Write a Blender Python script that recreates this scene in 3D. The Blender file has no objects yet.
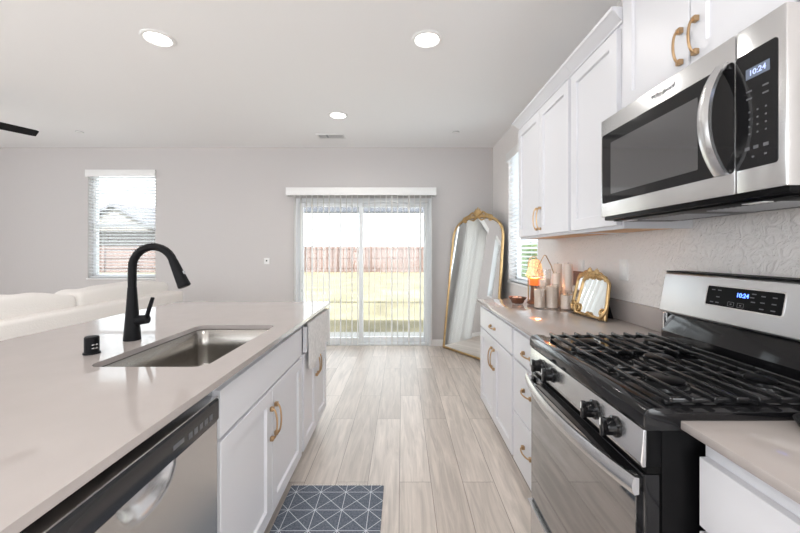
import bpy, bmesh, math, random
from mathutils import Vector, Matrix
random.seed(7)
PI = math.pi
sc = bpy.context.scene
COL = sc.collection

# ------------------------------------------------------------------ camera
CAM_Z = 1.298
cam_d = bpy.data.cameras.new('camera')
cam = bpy.data.objects.new('camera', cam_d)
COL.objects.link(cam)
cam.location = (0, 0, CAM_Z)
cam.rotation_euler = (PI/2, 0, 0)
cam_d.sensor_width = 36.0
cam_d.lens = 360/800*36.0
cam_d.shift_x = -2/800
cam_d.shift_y = -14.5/800
cam_d.clip_start = 0.02
sc.camera = cam

# ------------------------------------------------------------------ world / sky
world = bpy.data.worlds.new('world'); sc.world = world
world.use_nodes = True
wn = world.node_tree.nodes; wl = world.node_tree.links
wn.clear()
w_out = wn.new('ShaderNodeOutputWorld'); w_bg = wn.new('ShaderNodeBackground')
w_bg.inputs['Color'].default_value = (0.92, 0.96, 1.0, 1)
w_bg.inputs['Strength'].default_value = 3.0
wl.new(w_bg.outputs[0], w_out.inputs[0])

# ------------------------------------------------------------------ sun (high, behind the house; lights the lawn and the floor by the added rear opening)
sun_d = bpy.data.lights.new('sun', 'SUN'); sun_d.energy = 15.0; sun_d.angle = math.radians(1.0); sun_d.color = (0.97, 0.98, 1.0)
sun = bpy.data.objects.new('sun', sun_d); COL.objects.link(sun)
sun.rotation_euler = (math.radians(40), 0, 0)

# ------------------------------------------------------------------ exposure
sc.view_settings.view_transform = 'Standard'
sc.view_settings.look = 'None'
sc.view_settings.gamma = 1.0
sc.view_settings.use_curve_mapping = False
sc.view_settings.exposure = 0.13
LAMP_W = 6.0          # recessed ceiling lamps
sc.cycles.max_bounces = 10
sc.cycles.diffuse_bounces = 6
sc.cycles.glossy_bounces = 5
sc.cycles.transparent_max_bounces = 24
sc.cycles.transmission_bounces = 8
sc.cycles.use_denoising = True
sc.cycles.sample_clamp_indirect = 6.0
sc.cycles.caustics_reflective = False
sc.cycles.caustics_refractive = False

# area lights in the openings: seen windows and glass door, plus three added fills
def day_light(name, loc, rot, sx, sy, power, color=(0.95, 0.98, 1.0)):
    l = bpy.data.lights.new(name, 'AREA'); l.shape = 'RECTANGLE'
    l.size = sx; l.size_y = sy; l.energy = power; l.color = color
    o = bpy.data.objects.new(name, l); COL.objects.link(o)
    o.location = loc; o.rotation_euler = rot
    return o
day_light('daylight_glass_door', (-0.53, 5.16, 1.05), (-PI/2, 0, 0), 1.75, 1.9, 11)
day_light('daylight_living_window', (-3.87, 5.25, 1.68), (-PI/2, 0, 0), 0.9, 1.4, 4)
day_light('daylight_side_window', (1.54, 3.78, 1.7), (PI/2, 0, PI/2), 0.85, 1.4, 6)
day_light('fill_rear_opening', (-2.3, -2.66, 1.45), (PI/2, 0, 0), 5.6, 1.7, 30)  # added fill through an unseen opening behind the camera
day_light('fill_left_opening', (-6.26, 1.2, 1.55), (PI/2, 0, -PI/2), 3.6, 1.5, 7)  # added fill from an unseen left opening, brightens the right cabinets
day_light('fill_right_opening', (1.33, -1.4, 1.6), (PI/2, 0, PI/2), 1.5, 1.3, 30)  # added fill from an unseen right opening, brightens the island fronts

# ------------------------------------------------------------------ materials
def mat(name, color, rough=0.5, metal=0.0, spec=0.5, bump=None, coat=0.0, coat_rough=0.05,
        var=None, emit=None, estr=0.0, trans=0.0, ior=1.45, aniso=0.0):
    m = bpy.data.materials.new(name); m.use_nodes = True
    nt = m.node_tree; n = nt.nodes; l = nt.links
    b = n['Principled BSDF']
    b.inputs['Base Color'].default_value = (*color, 1)
    b.inputs['Roughness'].default_value = rough
    b.inputs['Metallic'].default_value = metal
    b.inputs['Specular IOR Level'].default_value = spec
    b.inputs['Coat Weight'].default_value = coat
    b.inputs['Coat Roughness'].default_value = coat_rough
    b.inputs['Transmission Weight'].default_value = trans
    b.inputs['IOR'].default_value = ior
    if emit:
        b.inputs['Emission Color'].default_value = (*emit, 1)
        b.inputs['Emission Strength'].default_value = estr
    tc = n.new('ShaderNodeTexCoord')
    if var:
        sca, amt = var
        nz = n.new('ShaderNodeTexNoise'); nz.inputs['Scale'].default_value = sca
        nz.inputs['Detail'].default_value = 4
        l.new(tc.outputs['Object'], nz.inputs['Vector'])
        mp = n.new('ShaderNodeMapRange')
        mp.inputs['From Min'].default_value = 0.25; mp.inputs['From Max'].default_value = 0.75
        mp.inputs['To Min'].default_value = 1-amt; mp.inputs['To Max'].default_value = 1+amt
        l.new(nz.outputs['Fac'], mp.inputs['Value'])
        mx = n.new('ShaderNodeVectorMath'); mx.operation = 'SCALE'
        mx.inputs[0].default_value = color
        l.new(mp.outputs[0], mx.inputs['Scale'])
        l.new(mx.outputs[0], b.inputs['Base Color'])
    if bump:
        sca, stren = bump[:2]
        st = bump[2] if len(bump) > 2 else (1, 1, 1)
        mpn = n.new('ShaderNodeMapping'); mpn.inputs['Scale'].default_value = st
        l.new(tc.outputs['Object'], mpn.inputs['Vector'])
        nz2 = n.new('ShaderNodeTexNoise'); nz2.inputs['Scale'].default_value = sca
        nz2.inputs['Detail'].default_value = 3
        l.new(mpn.outputs[0], nz2.inputs['Vector'])
        bp = n.new('ShaderNodeBump'); bp.inputs['Strength'].default_value = stren
        bp.inputs['Distance'].default_value = 0.012 if sca == 26 else 0.004
        if sca == 26: nz2.inputs['Distortion'].default_value = 1.6
        l.new(nz2.outputs['Fac'], bp.inputs['Height'])
        l.new(bp.outputs[0], b.inputs['Normal'])
    return m

M = {}
M['wall'] = mat('wall_paint', (0.585, 0.562, 0.555), 0.85, bump=(55, 0.25))
M['walltex'] = mat('textured_wall_paint', (0.83, 0.80, 0.78), 0.7, bump=(26, 1.0))
M['ceil'] = mat('ceiling_paint', (0.875, 0.875, 0.875), 0.9, bump=(60, 0.15))
M['trim'] = mat('trim_paint', (0.85, 0.85, 0.84), 0.45)
M['cab'] = mat('cabinet_paint', (0.695, 0.70, 0.73), 0.38, bump=(8, 0.02))
M['cabin'] = mat('glow_tinted_wood', (0.72, 0.45, 0.25), 0.6, var=(6, 0.12))  # wood colour pushed to orange for the warm lamp's glow
M['quartz'] = mat('quartz', (0.395, 0.357, 0.34), 0.045, spec=0.6, var=(9, 0.025))
M['steel'] = mat('brushed_steel', (0.66, 0.66, 0.665), 0.27, 1.0, bump=(40, 0.05, (1, 0.03, 14)))
M['steel_soft'] = mat('satin_steel', (0.60, 0.605, 0.615), 0.32, 1.0, bump=(40, 0.06, (1, 0.03, 14)))
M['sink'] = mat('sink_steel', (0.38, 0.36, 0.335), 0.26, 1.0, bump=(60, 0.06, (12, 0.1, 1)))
M['chrome'] = mat('chrome', (0.8, 0.8, 0.8), 0.08, 1.0)
M['gold'] = mat('brushed_gold', (0.50, 0.335, 0.19), 0.28, 1.0)
M['goldleaf'] = mat('gold_leaf', (0.60, 0.42, 0.21), 0.36, 1.0, bump=(60, 0.3), var=(30, 0.15))
M['black'] = mat('matte_black', (0.006, 0.006, 0.007), 0.5, spec=0.15)
M['blackgloss'] = mat('black_enamel', (0.006, 0.006, 0.007), 0.08, spec=0.5)
M['blacksatin'] = mat('black_satin', (0.004, 0.004, 0.0045), 0.34, spec=0.12)
M['iron'] = mat('cast_iron', (0.010, 0.010, 0.011), 0.22, spec=0.7)
M['darkpanel'] = mat('dark_control_panel', (0.035, 0.036, 0.04), 0.14, metal=0.4)
M['ovenglass'] = mat('oven_glass', (0.36, 0.355, 0.36), 0.045, metal=1.0)
M['mwglass'] = mat('microwave_glass', (0.010, 0.010, 0.011), 0.05, spec=0.35)
M['mwmesh'] = mat('microwave_window', (0.20, 0.20, 0.205), 0.07, metal=0.85)
M['mirror'] = mat('mirror_silver', (0.9, 0.91, 0.91), 0.01, 1.0)
M['plastic'] = mat('white_plastic', (0.82, 0.82, 0.81), 0.35)
M['vinyl'] = mat('white_vinyl', (0.80, 0.82, 0.84), 0.35)
M['vinylgrey'] = mat('grey_vinyl', (0.36, 0.37, 0.39), 0.4)
M['fabric'] = mat('cream_fabric', (0.76, 0.73, 0.70), 0.95, bump=(90, 0.4))
M['towel'] = mat('grey_towel', (0.70, 0.69, 0.68), 1.0, bump=(160, 0.8), var=(45, 0.14))
M['wax'] = mat('cream_wax', (0.78, 0.68, 0.60), 0.45)
M['amber'] = mat('amber_wax', (0.85, 0.22, 0.05), 0.3, emit=(1.0, 0.22, 0.04), estr=0.25)
M['wood'] = mat('dark_wood', (0.13, 0.055, 0.03), 0.45, var=(20, 0.3))
M['redwood'] = mat('red_brown_wood', (0.24, 0.09, 0.05), 0.5, var=(15, 0.2))
M['bluelight'] = mat('blue_digits', (0.1, 0.2, 1.0), 0.5, emit=(0.10, 0.22, 1.0), estr=3.5)
M['lcddigits'] = mat('lcd_digits', (0.3, 0.35, 0.6), 0.5, emit=(0.5, 0.6, 1.0), estr=0.8)
M['lcd'] = mat('lcd_window', (0.10, 0.12, 0.16), 0.2, emit=(0.45, 0.55, 0.75), estr=0.12)
M['marks'] = mat('printed_marks', (0.11, 0.112, 0.12), 0.5)
M['lens'] = mat('lamp_lens', (1, 1, 1), 0.5, emit=(1.0, 0.97, 0.92), estr=9.0)
M['logo'] = mat('logo_ink', (0.10, 0.10, 0.11), 0.4)
M['trinket'] = mat('pale_trinket', (0.75, 0.55, 0.45), 0.4)
M['shadow'] = mat('painted_shade', (0.008, 0.008, 0.008), 0.9, spec=0.1)  # near-black colour stands for the shade inside gaps
M['lawn'] = mat('lawn_grass', (0.185, 0.16, 0.095), 1.0, var=(1.2, 0.45), bump=(30, 0.6))
M['concrete'] = mat('concrete', (0.36, 0.35, 0.34), 0.9, var=(4, 0.08))
M['stucco'] = mat('stucco', (0.20, 0.18, 0.16), 0.95, bump=(30, 0.3))
M['roof'] = mat('roof_shingle', (0.13, 0.125, 0.135), 0.9, bump=(30, 0.4))
M['bush'] = mat('leaf_green', (0.07, 0.11, 0.04), 0.9, var=(8, 0.4))
M['fascia'] = mat('fascia_paint', (0.09, 0.095, 0.11), 0.6)

def glass_mat(name, tint=(0.95, 0.97, 0.97), refl=0.04, rough=0.0):
    m = bpy.data.materials.new(name); m.use_nodes = True
    n = m.node_tree.nodes; l = m.node_tree.links; n.clear()
    o = n.new('ShaderNodeOutputMaterial'); t = n.new('ShaderNodeBsdfTransparent')
    g = n.new('ShaderNodeBsdfGlossy'); mx = n.new('ShaderNodeMixShader'); f = n.new('ShaderNodeLayerWeight')
    f.inputs['Blend'].default_value = 0.5
    t.inputs['Color'].default_value = (*tint, 1); g.inputs['Roughness'].default_value = rough
    pw = n.new('ShaderNodeMath'); pw.operation = 'POWER'; pw.inputs[1].default_value = 4.0
    mm = n.new('ShaderNodeMath'); mm.operation = 'MULTIPLY_ADD'; mm.inputs[1].default_value = 0.6; mm.inputs[2].default_value = refl; mm.use_clamp = True
    l.new(f.outputs['Facing'], pw.inputs[0]); l.new(pw.outputs[0], mm.inputs[0]); l.new(mm.outputs[0], mx.inputs[0])
    l.new(t.outputs[0], mx.inputs[1]); l.new(g.outputs[0], mx.inputs[2]); l.new(mx.outputs[0], o.inputs[0])
    return m
M['pane'] = glass_mat('window_glass', refl=0.05)
M['jar'] = glass_mat('jar_glass', (0.96, 0.95, 0.94), refl=0.05, rough=0.03)

def translucent(name, color, mixf=0.45, transp=0.0):
    m = bpy.data.materials.new(name); m.use_nodes = True
    n = m.node_tree.nodes; l = m.node_tree.links; n.clear()
    o = n.new('ShaderNodeOutputMaterial'); d = n.new('ShaderNodeBsdfDiffuse'); t = n.new('ShaderNodeBsdfTranslucent')
    for q in (d, t): q.inputs['Color'].default_value = (*color, 1)
    mx = n.new('ShaderNodeMixShader'); mx.inputs[0].default_value = mixf
    l.new(d.outputs[0], mx.inputs[1]); l.new(t.outputs[0], mx.inputs[2])
    out = mx
    if transp:
        tr = n.new('ShaderNodeBsdfTransparent'); m2 = n.new('ShaderNodeMixShader'); m2.inputs[0].default_value = transp
        l.new(mx.outputs[0], m2.inputs[1]); l.new(tr.outputs[0], m2.inputs[2]); out = m2
    l.new(out.outputs[0], o.inputs[0])
    return m
M['vane'] = translucent('blind_vane', (0.84, 0.83, 0.82), 0.35, 0.0)
M['slat'] = translucent('blind_slat', (0.90, 0.91, 0.92), 0.5)

def shade_mat():
    m = mat('lit_glass_shade', (0.95, 0.62, 0.36), 0.2, emit=(1.0, 0.50, 0.20), estr=1.0)
    nt = m.node_tree; n = nt.nodes; l = nt.links; b = n['Principled BSDF']
    tc = n.new('ShaderNodeTexCoord'); v = n.new('ShaderNodeTexVoronoi'); v.inputs['Scale'].default_value = 60
    l.new(tc.outputs['Object'], v.inputs['Vector'])
    mp = n.new('ShaderNodeMapRange'); mp.inputs['From Max'].default_value = 0.6
    mp.inputs['To Min'].default_value = 1.7; mp.inputs['To Max'].default_value = 0.25
    l.new(v.outputs['Distance'], mp.inputs[0]); l.new(mp.outputs[0], b.inputs['Emission Strength'])
    return m
M['shade'] = shade_mat()

def floor_mat():
    m = bpy.data.materials.new('wood_plank_floor'); m.use_nodes = True
    nt = m.node_tree; n = nt.nodes; l = nt.links; b = n['Principled BSDF']
    tc = n.new('ShaderNodeTexCoord'); mp = n.new('ShaderNodeMapping')
    mp.inputs['Rotation'].default_value = (0, 0, PI/2)
    mp.inputs['Location'].default_value = (0.36, 0.014, 0)
    l.new(tc.outputs['Object'], mp.inputs['Vector'])
    def brick(c1, c2, mort, ms):
        br = n.new('ShaderNodeTexBrick')
        br.offset = 0.37; br.offset_frequency = 2; br.squash = 1.0
        br.inputs['Scale'].default_value = 1.0
        br.inputs['Brick Width'].default_value = 1.22
        br.inputs['Row Height'].default_value = 0.178
        br.inputs['Mortar Size'].default_value = ms
        br.inputs['Mortar Smooth'].default_value = 0.1
        br.inputs['Bias'].default_value = 0.0
        br.inputs['Color1'].default_value = (*c1, 1); br.inputs['Color2'].default_value = (*c2, 1)
        br.inputs['Mortar'].default_value = (*mort, 1)
        l.new(mp.outputs[0], br.inputs['Vector'])
        return br
    br = brick((0.63, 0.565, 0.51), (0.50, 0.44, 0.39), (0.25, 0.21, 0.18), 0.0018)
    rnd = brick((0, 0, 0), (1, 1, 1), (0, 0, 0), 0.0)
    # long streaky grain, shifted per plank
    sep = n.new('ShaderNodeVectorMath'); sep.operation = 'MULTIPLY_ADD'
    sep.inputs[1].default_value = (7.0, 7.0, 7.0)
    l.new(rnd.outputs['Color'], sep.inputs[0]); l.new(tc.outputs['Object'], sep.inputs[2])
    m2 = n.new('ShaderNodeMapping'); m2.inputs['Scale'].default_value = (15, 1.1, 1)
    l.new(sep.outputs[0], m2.inputs['Vector'])
    g = n.new('ShaderNodeTexNoise'); g.inputs['Scale'].default_value = 2.2; g.inputs['Detail'].default_value = 7
    g.inputs['Roughness'].default_value = 0.62; g.inputs['Distortion'].default_value = 0.8
    l.new(m2.outputs[0], g.inputs['Vector'])
    r = n.new('ShaderNodeMapRange'); r.inputs['From Min'].default_value = 0.3; r.inputs['From Max'].default_value = 0.7
    r.inputs['To Min'].default_value = 0.74; r.inputs['To Max'].default_value = 1.17
    l.new(g.outputs['Fac'], r.inputs[0])
    mu = n.new('ShaderNodeVectorMath'); mu.operation = 'SCALE'
    l.new(br.outputs['Color'], mu.inputs[0]); l.new(r.outputs[0], mu.inputs['Scale'])
    l.new(mu.outputs[0], b.inputs['Base Color'])
    b.inputs['Roughness'].default_value = 0.40
    bp = n.new('ShaderNodeBump'); bp.inputs['Strength'].default_value = 0.15; bp.inputs['Distance'].default_value = 0.002
    l.new(br.outputs['Fac'], bp.inputs['Height']); bp.invert = True
    l.new(bp.outputs[0], b.inputs['Normal'])
    return m
M['floor'] = floor_mat()

def rug_mat(s=0.134):
    m = bpy.data.materials.new('rug_weave'); m.use_nodes = True
    nt = m.node_tree; n = nt.nodes; l = nt.links; b = n['Principled BSDF']
    b.inputs['Roughness'].default_value = 1.0
    tc = n.new('ShaderNodeTexCoord'); sx = n.new('ShaderNodeSeparateXYZ')
    l.new(tc.outputs['Object'], sx.inputs[0])
    def mth(op, a, c=None):
        q = n.new('ShaderNodeMath'); q.operation = op
        if isinstance(a, (int, float)): q.inputs[0].default_value = a
        else: l.new(a, q.inputs[0])
        if c is not None:
            if isinstance(c, (int, float)): q.inputs[1].default_value = c
            else: l.new(c, q.inputs[1])
        return q.outputs[0]
    X, Y = mth('ADD', sx.outputs['X'], .08), mth('SUBTRACT', sx.outputs['Y'], .483)
    def line(v, per, w):
        f = mth('PINGPONG', v, per/2)
        return mth('LESS_THAN', f, w)
    a = line(X, s, 0.0016); c = line(Y, s, 0.0016)
    d = line(mth('ADD', X, Y), s, 0.0022); e = line(mth('SUBTRACT', X, Y), s, 0.0022)
    mx = mth('MAXIMUM', mth('MAXIMUM', a, c), mth('MAXIMUM', d, e))
    nz = n.new('ShaderNodeTexNoise'); nz.inputs['Scale'].default_value = 120; nz.inputs['Detail'].default_value = 4
    l.new(tc.outputs['Object'], nz.inputs['Vector'])
    cr = n.new('ShaderNodeValToRGB')
    cr.color_ramp.elements[0].position = 0.3; cr.color_ramp.elements[0].color = (0.07, 0.085, 0.112, 1)
    cr.color_ramp.elements[1].position = 0.72; cr.color_ramp.elements[1].color = (0.19, 0.215, 0.26, 1)
    l.new(nz.outputs['Fac'], cr.inputs[0])
    mix = n.new('ShaderNodeMix'); mix.data_type = 'RGBA'
    l.new(mx, mix.inputs['Factor']); l.new(cr.outputs[0], mix.inputs['A'])
    mix.inputs['B'].default_value = (0.62, 0.66, 0.70, 1)
    l.new(mix.outputs['Result'], b.inputs['Base Color'])
    bp = n.new('ShaderNodeBump'); bp.inputs['Strength'].default_value = 0.5; bp.inputs['Distance'].default_value = 0.003
    l.new(nz.outputs['Fac'], bp.inputs['Height']); l.new(bp.outputs[0], b.inputs['Normal'])
    return m
M['rug'] = rug_mat()

def fence_mat():
    m = bpy.data.materials.new('fence_boards'); m.use_nodes = True
    nt = m.node_tree; n = nt.nodes; l = nt.links; b = n['Principled BSDF']
    b.inputs['Roughness'].default_value = 0.9
    tc = n.new('ShaderNodeTexCoord'); mp = n.new('ShaderNodeMapping'); mp.inputs['Scale'].default_value = (7, 7, 0.3)
    l.new(tc.outputs['Object'], mp.inputs['Vector'])
    nz = n.new('ShaderNodeTexNoise'); nz.inputs['Scale'].default_value = 1.0; nz.inputs['Detail'].default_value = 3
    l.new(mp.outputs[0], nz.inputs['Vector'])
    cr = n.new('ShaderNodeValToRGB')
    cr.color_ramp.elements[0].position = 0.35; cr.color_ramp.elements[0].color = (0.12, 0.072, 0.058, 1)
    cr.color_ramp.elements[1].position = 0.65; cr.color_ramp.elements[1].color = (0.19, 0.125, 0.105, 1)
    l.new(nz.outputs['Fac'], cr.inputs[0]); l.new(cr.outputs[0], b.inputs['Base Color'])
    return m
M['fence'] = fence_mat()

# ------------------------------------------------------------------ mesh helpers
ORG = {}
class MB:
    def __init__(s): s.bm = bmesh.new()
    def _merge(s, tmp, mtx=None):
        if mtx is not None: tmp.transform(mtx)
        me = bpy.data.meshes.new('tmp'); tmp.to_mesh(me); tmp.free()
        s.bm.from_mesh(me); bpy.data.meshes.remove(me)
        return s
    def box(s, x0, x1, y0, y1, z0, z1, bev=0.0, seg=2):
        if x1 < x0: x0, x1 = x1, x0
        if y1 < y0: y0, y1 = y1, y0
        if z1 < z0: z0, z1 = z1, z0
        t = bmesh.new(); bmesh.ops.create_cube(t, size=1.0)
        for v in t.verts:
            v.co = Vector((x0+(v.co.x+.5)*(x1-x0), y0+(v.co.y+.5)*(y1-y0), z0+(v.co.z+.5)*(z1-z0)))
        if bev > 0:
            bmesh.ops.bevel(t, geom=t.edges[:], offset=bev, segments=seg, profile=0.5, affect='EDGES', clamp_overlap=True)
        return s._merge(t)
    def tube(s, pts, r, n=10, cap=True, flat=None):
        pts = [Vector(p) for p in pts]; N = len(pts)
        rs = r if isinstance(r, (list, tuple)) else [r]*N
        t = bmesh.new(); rings = []
        tan0 = (pts[1]-pts[0]).normalized()
        up = Vector((0, 0, 1)) if abs(tan0.z) < .9 else Vector((0, 1, 0))
        side = tan0.cross(up).normalized()
        for i, p in enumerate(pts):
            if i == 0: tg = tan0
            elif i == N-1: tg = (pts[-1]-pts[-2]).normalized()
            else: tg = ((pts[i+1]-pts[i]).normalized()+(pts[i]-pts[i-1]).normalized()).normalized()
            side = (side-tg*side.dot(tg)).normalized()
            oth = tg.cross(side)
            rings.append([t.verts.new(p+side*math.cos(2*PI*k/n)*rs[i]+oth*math.sin(2*PI*k/n)*rs[i]*(flat or 1)) for k in range(n)])
        for i in range(N-1):
            for k in range(n):
                t.faces.new((rings[i][k], rings[i][(k+1) % n], rings[i+1][(k+1) % n], rings[i+1][k]))
        if cap:
            t.faces.new(rings[0][::-1]); t.faces.new(rings[-1])
        bmesh.ops.recalc_face_normals(t, faces=t.faces[:])
        return s._merge(t)
    def lathe(s, prof, c=(0, 0, 0), n=28, mtx=None, cap=True):
        t = bmesh.new(); rings = []
        for (r, z) in prof:
            if r < 1e-6: rings.append([t.verts.new((0, 0, z))])
            else: rings.append([t.verts.new((r*math.cos(2*PI*k/n), r*math.sin(2*PI*k/n), z)) for k in range(n)])
        for a, b in zip(rings, rings[1:]):
            for k in range(n):
                k2 = (k+1) % n
                if len(a) == 1 and len(b) == 1: continue
                if len(a) == 1: t.faces.new((a[0], b[k2], b[k]))
                elif len(b) == 1: t.faces.new((a[k], a[k2], b[0]))
                else: t.faces.new((a[k], a[k2], b[k2], b[k]))
        if cap:
            if len(rings[0]) > 1: t.faces.new(rings[0][::-1])
            if len(rings[-1]) > 1: t.faces.new(rings[-1])
        bmesh.ops.recalc_face_normals(t, faces=t.faces[:])
        if mtx is not None: t.transform(mtx)
        t.transform(Matrix.Translation(c))
        return s._merge(t)
    def prism(s, poly, axis, a, b, bev=0.0):
        # poly: 2D points; axis 'y' -> (x,z), 'x' -> (y,z), 'z' -> (x,y)
        t = bmesh.new()
        def P(p, h):
            if axis == 'y': return (p[0], h, p[1])
            if axis == 'x': return (h, p[0], p[1])
            return (p[0], p[1], h)
        A = [t.verts.new(P(p, a)) for p in poly]; B = [t.verts.new(P(p, b)) for p in poly]
        N = len(poly)
        t.faces.new(A[::-1]); t.faces.new(B)
        for i in range(N): t.faces.new((A[i], A[(i+1) % N], B[(i+1) % N], B[i]))
        bmesh.ops.recalc_face_normals(t, faces=t.faces[:])
        if bev: bmesh.ops.bevel(t, geom=t.edges[:], offset=bev, segments=2, profile=.5, affect='EDGES', clamp_overlap=True)
        return s._merge(t)
    def loft(s, loops, cap0=True, cap1=True, closed=True):
        t = bmesh.new(); R = [[t.verts.new(p) for p in L] for L in loops]; n = len(R[0])
        for a, b in zip(R, R[1:]):
            for k in range(n if closed else n-1):
                t.faces.new((a[k], a[(k+1) % n], b[(k+1) % n], b[k]))
        if cap0 and closed: t.faces.new(R[0][::-1])
        if cap1 and closed: t.faces.new(R[-1])
        bmesh.ops.recalc_face_normals(t, faces=t.faces[:])
        return s._merge(t)
    def grid(s, f, nu, nv):
        t = bmesh.new()
        V = [[t.verts.new(f(i/nu, j/nv)) for j in range(nv+1)] for i in range(nu+1)]
        for i in range(nu):
            for j in range(nv):
                t.faces.new((V[i][j], V[i+1][j], V[i+1][j+1], V[i][j+1]))
        return s._merge(t)
    def ball(s, c, rx, ry=None, rz=None, e=1.0, n=20, fn=None, e2=None):
        ry = ry or rx; rz = rz or rx; e2 = e2 or e
        sp = lambda v, p: math.copysign(abs(v)**p, v)
        t = bmesh.new(); m = n//2; rings = []
        for i in range(m+1):
            ph = -PI/2+PI*i/m
            if i in (0, m):
                q = Vector((0, 0, rz*math.copysign(1, ph))); rings.append([t.verts.new(Vector(c)+(fn(q) if fn else q))]); continue
            ring = []
            for k in range(n):
                th = 2*PI*k/n
                q = Vector((rx*sp(math.cos(ph), e2)*sp(math.cos(th), e), ry*sp(math.cos(ph), e2)*sp(math.sin(th), e), rz*sp(math.sin(ph), e2)))
                ring.append(t.verts.new(Vector(c)+(fn(q) if fn else q)))
            rings.append(ring)
        for a, b in zip(rings, rings[1:]):
            for k in range(n):
                k2 = (k+1) % n
                if len(a) == 1: t.faces.new((a[0], b[k2], b[k]))
                elif len(b) == 1: t.faces.new((a[k], a[k2], b[0]))
                else: t.faces.new((a[k], a[k2], b[k2], b[k]))
        bmesh.ops.recalc_face_normals(t, faces=t.faces[:])
        return s._merge(t)
    def shaker(s, F, d, y0, y1, z0, z1, t=0.02, rail=0.058, rec=0.012):
        """cabinet front facing x direction d with its face at x=F; recessed centre panel when rail>0"""
        b = bmesh.new(); c = 0.0015
        def rect(x, i): return [b.verts.new((x, y, z)) for (y, z) in ((y0+i, z0+i), (y1-i, z0+i), (y1-i, z1-i), (y0+i, z1-i))]
        loops = [rect(F-d*t, 0), rect(F-d*c, 0), rect(F, c)]
        if rail > 0:
            loops += [rect(F, rail), rect(F-d*rec, rail+0.003)]
        for A, B in zip(loops, loops[1:]):
            for k in range(4): b.faces.new((A[k], A[(k+1) % 4], B[(k+1) % 4], B[k]))
        b.faces.new(loops[0][::-1]); b.faces.new(loops[-1])
        bmesh.ops.recalc_face_normals(b, faces=b.faces[:])
        return s._merge(b)
    def pull(s, F, d, y, z, length=0.13, axis='z', proj=0.030, r=0.0042):
        """arched bar pull with square feet on a face at x=F"""
        h = length/2
        def P(u, o): return (F+d*o, y, z+u) if axis == 'z' else (F+d*o, y+u, z)
        pts = []
        for i in range(15):
            a = PI*i/14
            pts.append(P(-h*math.cos(a), 0.012+(proj-0.012)*math.sin(a)))
        s.tube(pts, [r*1.15 if i in (0, 14) else r for i in range(15)], 8)
        for u in (-h, h):
            q = P(u, 0)
            s.box(min(F, F+d*0.016), max(F, F+d*0.016), q[1]-.009, q[1]+.009, q[2]-.009, q[2]+.009, 0.002)
        return s
    def build(s, name, m, parent=None, angle=35, loc=None):
        me = bpy.data.meshes.new(name)
        off = ORG.get(parent.name) if parent is not None else None
        if loc is not None and parent is None: off = Vector(loc)
        if off is not None and off.length > 0: s.bm.transform(Matrix.Translation(-off))
        s.bm.to_mesh(me); s.bm.free()
        me.materials.append(M[m])
        for p in me.polygons: p.use_smooth = True
        me.set_sharp_from_angle(angle=math.radians(angle))
        o = bpy.data.objects.new(name, me); COL.objects.link(o)
        if parent is not None:
            o.parent = parent; ORG[o.name] = off if off is not None else Vector()
        elif loc is not None:
            o.location = loc; ORG[o.name] = Vector(loc)
        else: ORG[o.name] = Vector()
        return o

def tag(o, label, cat, group=None, kind=None):
    if label: o['label'] = label
    if cat: o['category'] = cat
    if group: o['group'] = group
    if kind: o['kind'] = kind
    return o
def thing(name, label, cat, loc=(0, 0, 0), group=None):
    o = bpy.data.objects.new(name, None); COL.objects.link(o)
    o.location = loc; o.empty_display_size = 0.1; ORG[o.name] = Vector(loc)
    return tag(o, label, cat, group)
def struct(o): o['kind'] = 'structure'; return o
def copy_tree(o, parent=None):
    c = o.copy(); COL.objects.link(c)
    if parent is not None: c.parent = parent
    for ch in list(o.children): copy_tree(ch, c)
    return c
def text_part(txt, name, m, parent, origin, xdir, updir, size, extrude=0.0006, shear=0.0):
    cu = bpy.data.curves.new('txt', 'FONT'); cu.body = txt; cu.size = size; cu.extrude = extrude; cu.offset = size*.012; cu.shear = shear
    cu.align_x = 'CENTER'; cu.align_y = 'CENTER'
    to = bpy.data.objects.new('txt', cu); COL.objects.link(to)
    bpy.context.view_layer.update()
    me = bpy.data.meshes.new_from_object(to.evaluated_get(bpy.context.evaluated_depsgraph_get()))
    bpy.data.objects.remove(to); bpy.data.curves.remove(cu)
    x = Vector(xdir).normalized(); u = Vector(updir).normalized(); nn = x.cross(u)
    mtx = Matrix(((x.x, u.x, nn.x, origin[0]), (x.y, u.y, nn.y, origin[1]), (x.z, u.z, nn.z, origin[2]), (0, 0, 0, 1)))
    me.transform(Matrix.Translation(-ORG[parent.name]) @ mtx)
    me.materials.clear(); me.materials.append(M[m])
    o = bpy.data.objects.new(name, me); COL.objects.link(o); o.parent = parent; ORG[o.name] = ORG[parent.name]
    return o
def rrect(x0, x1, y0, y1, r, n=7):
    out = []
    for (cx, cy, a0) in ((x1-r, y1-r, 0), (x0+r, y1-r, PI/2), (x0+r, y0+r, PI), (x1-r, y0+r, 1.5*PI)):
        for k in range(n+1):
            a = a0+PI/2*k/n; out.append((cx+r*math.cos(a), cy+r*math.sin(a)))
    return out

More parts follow.
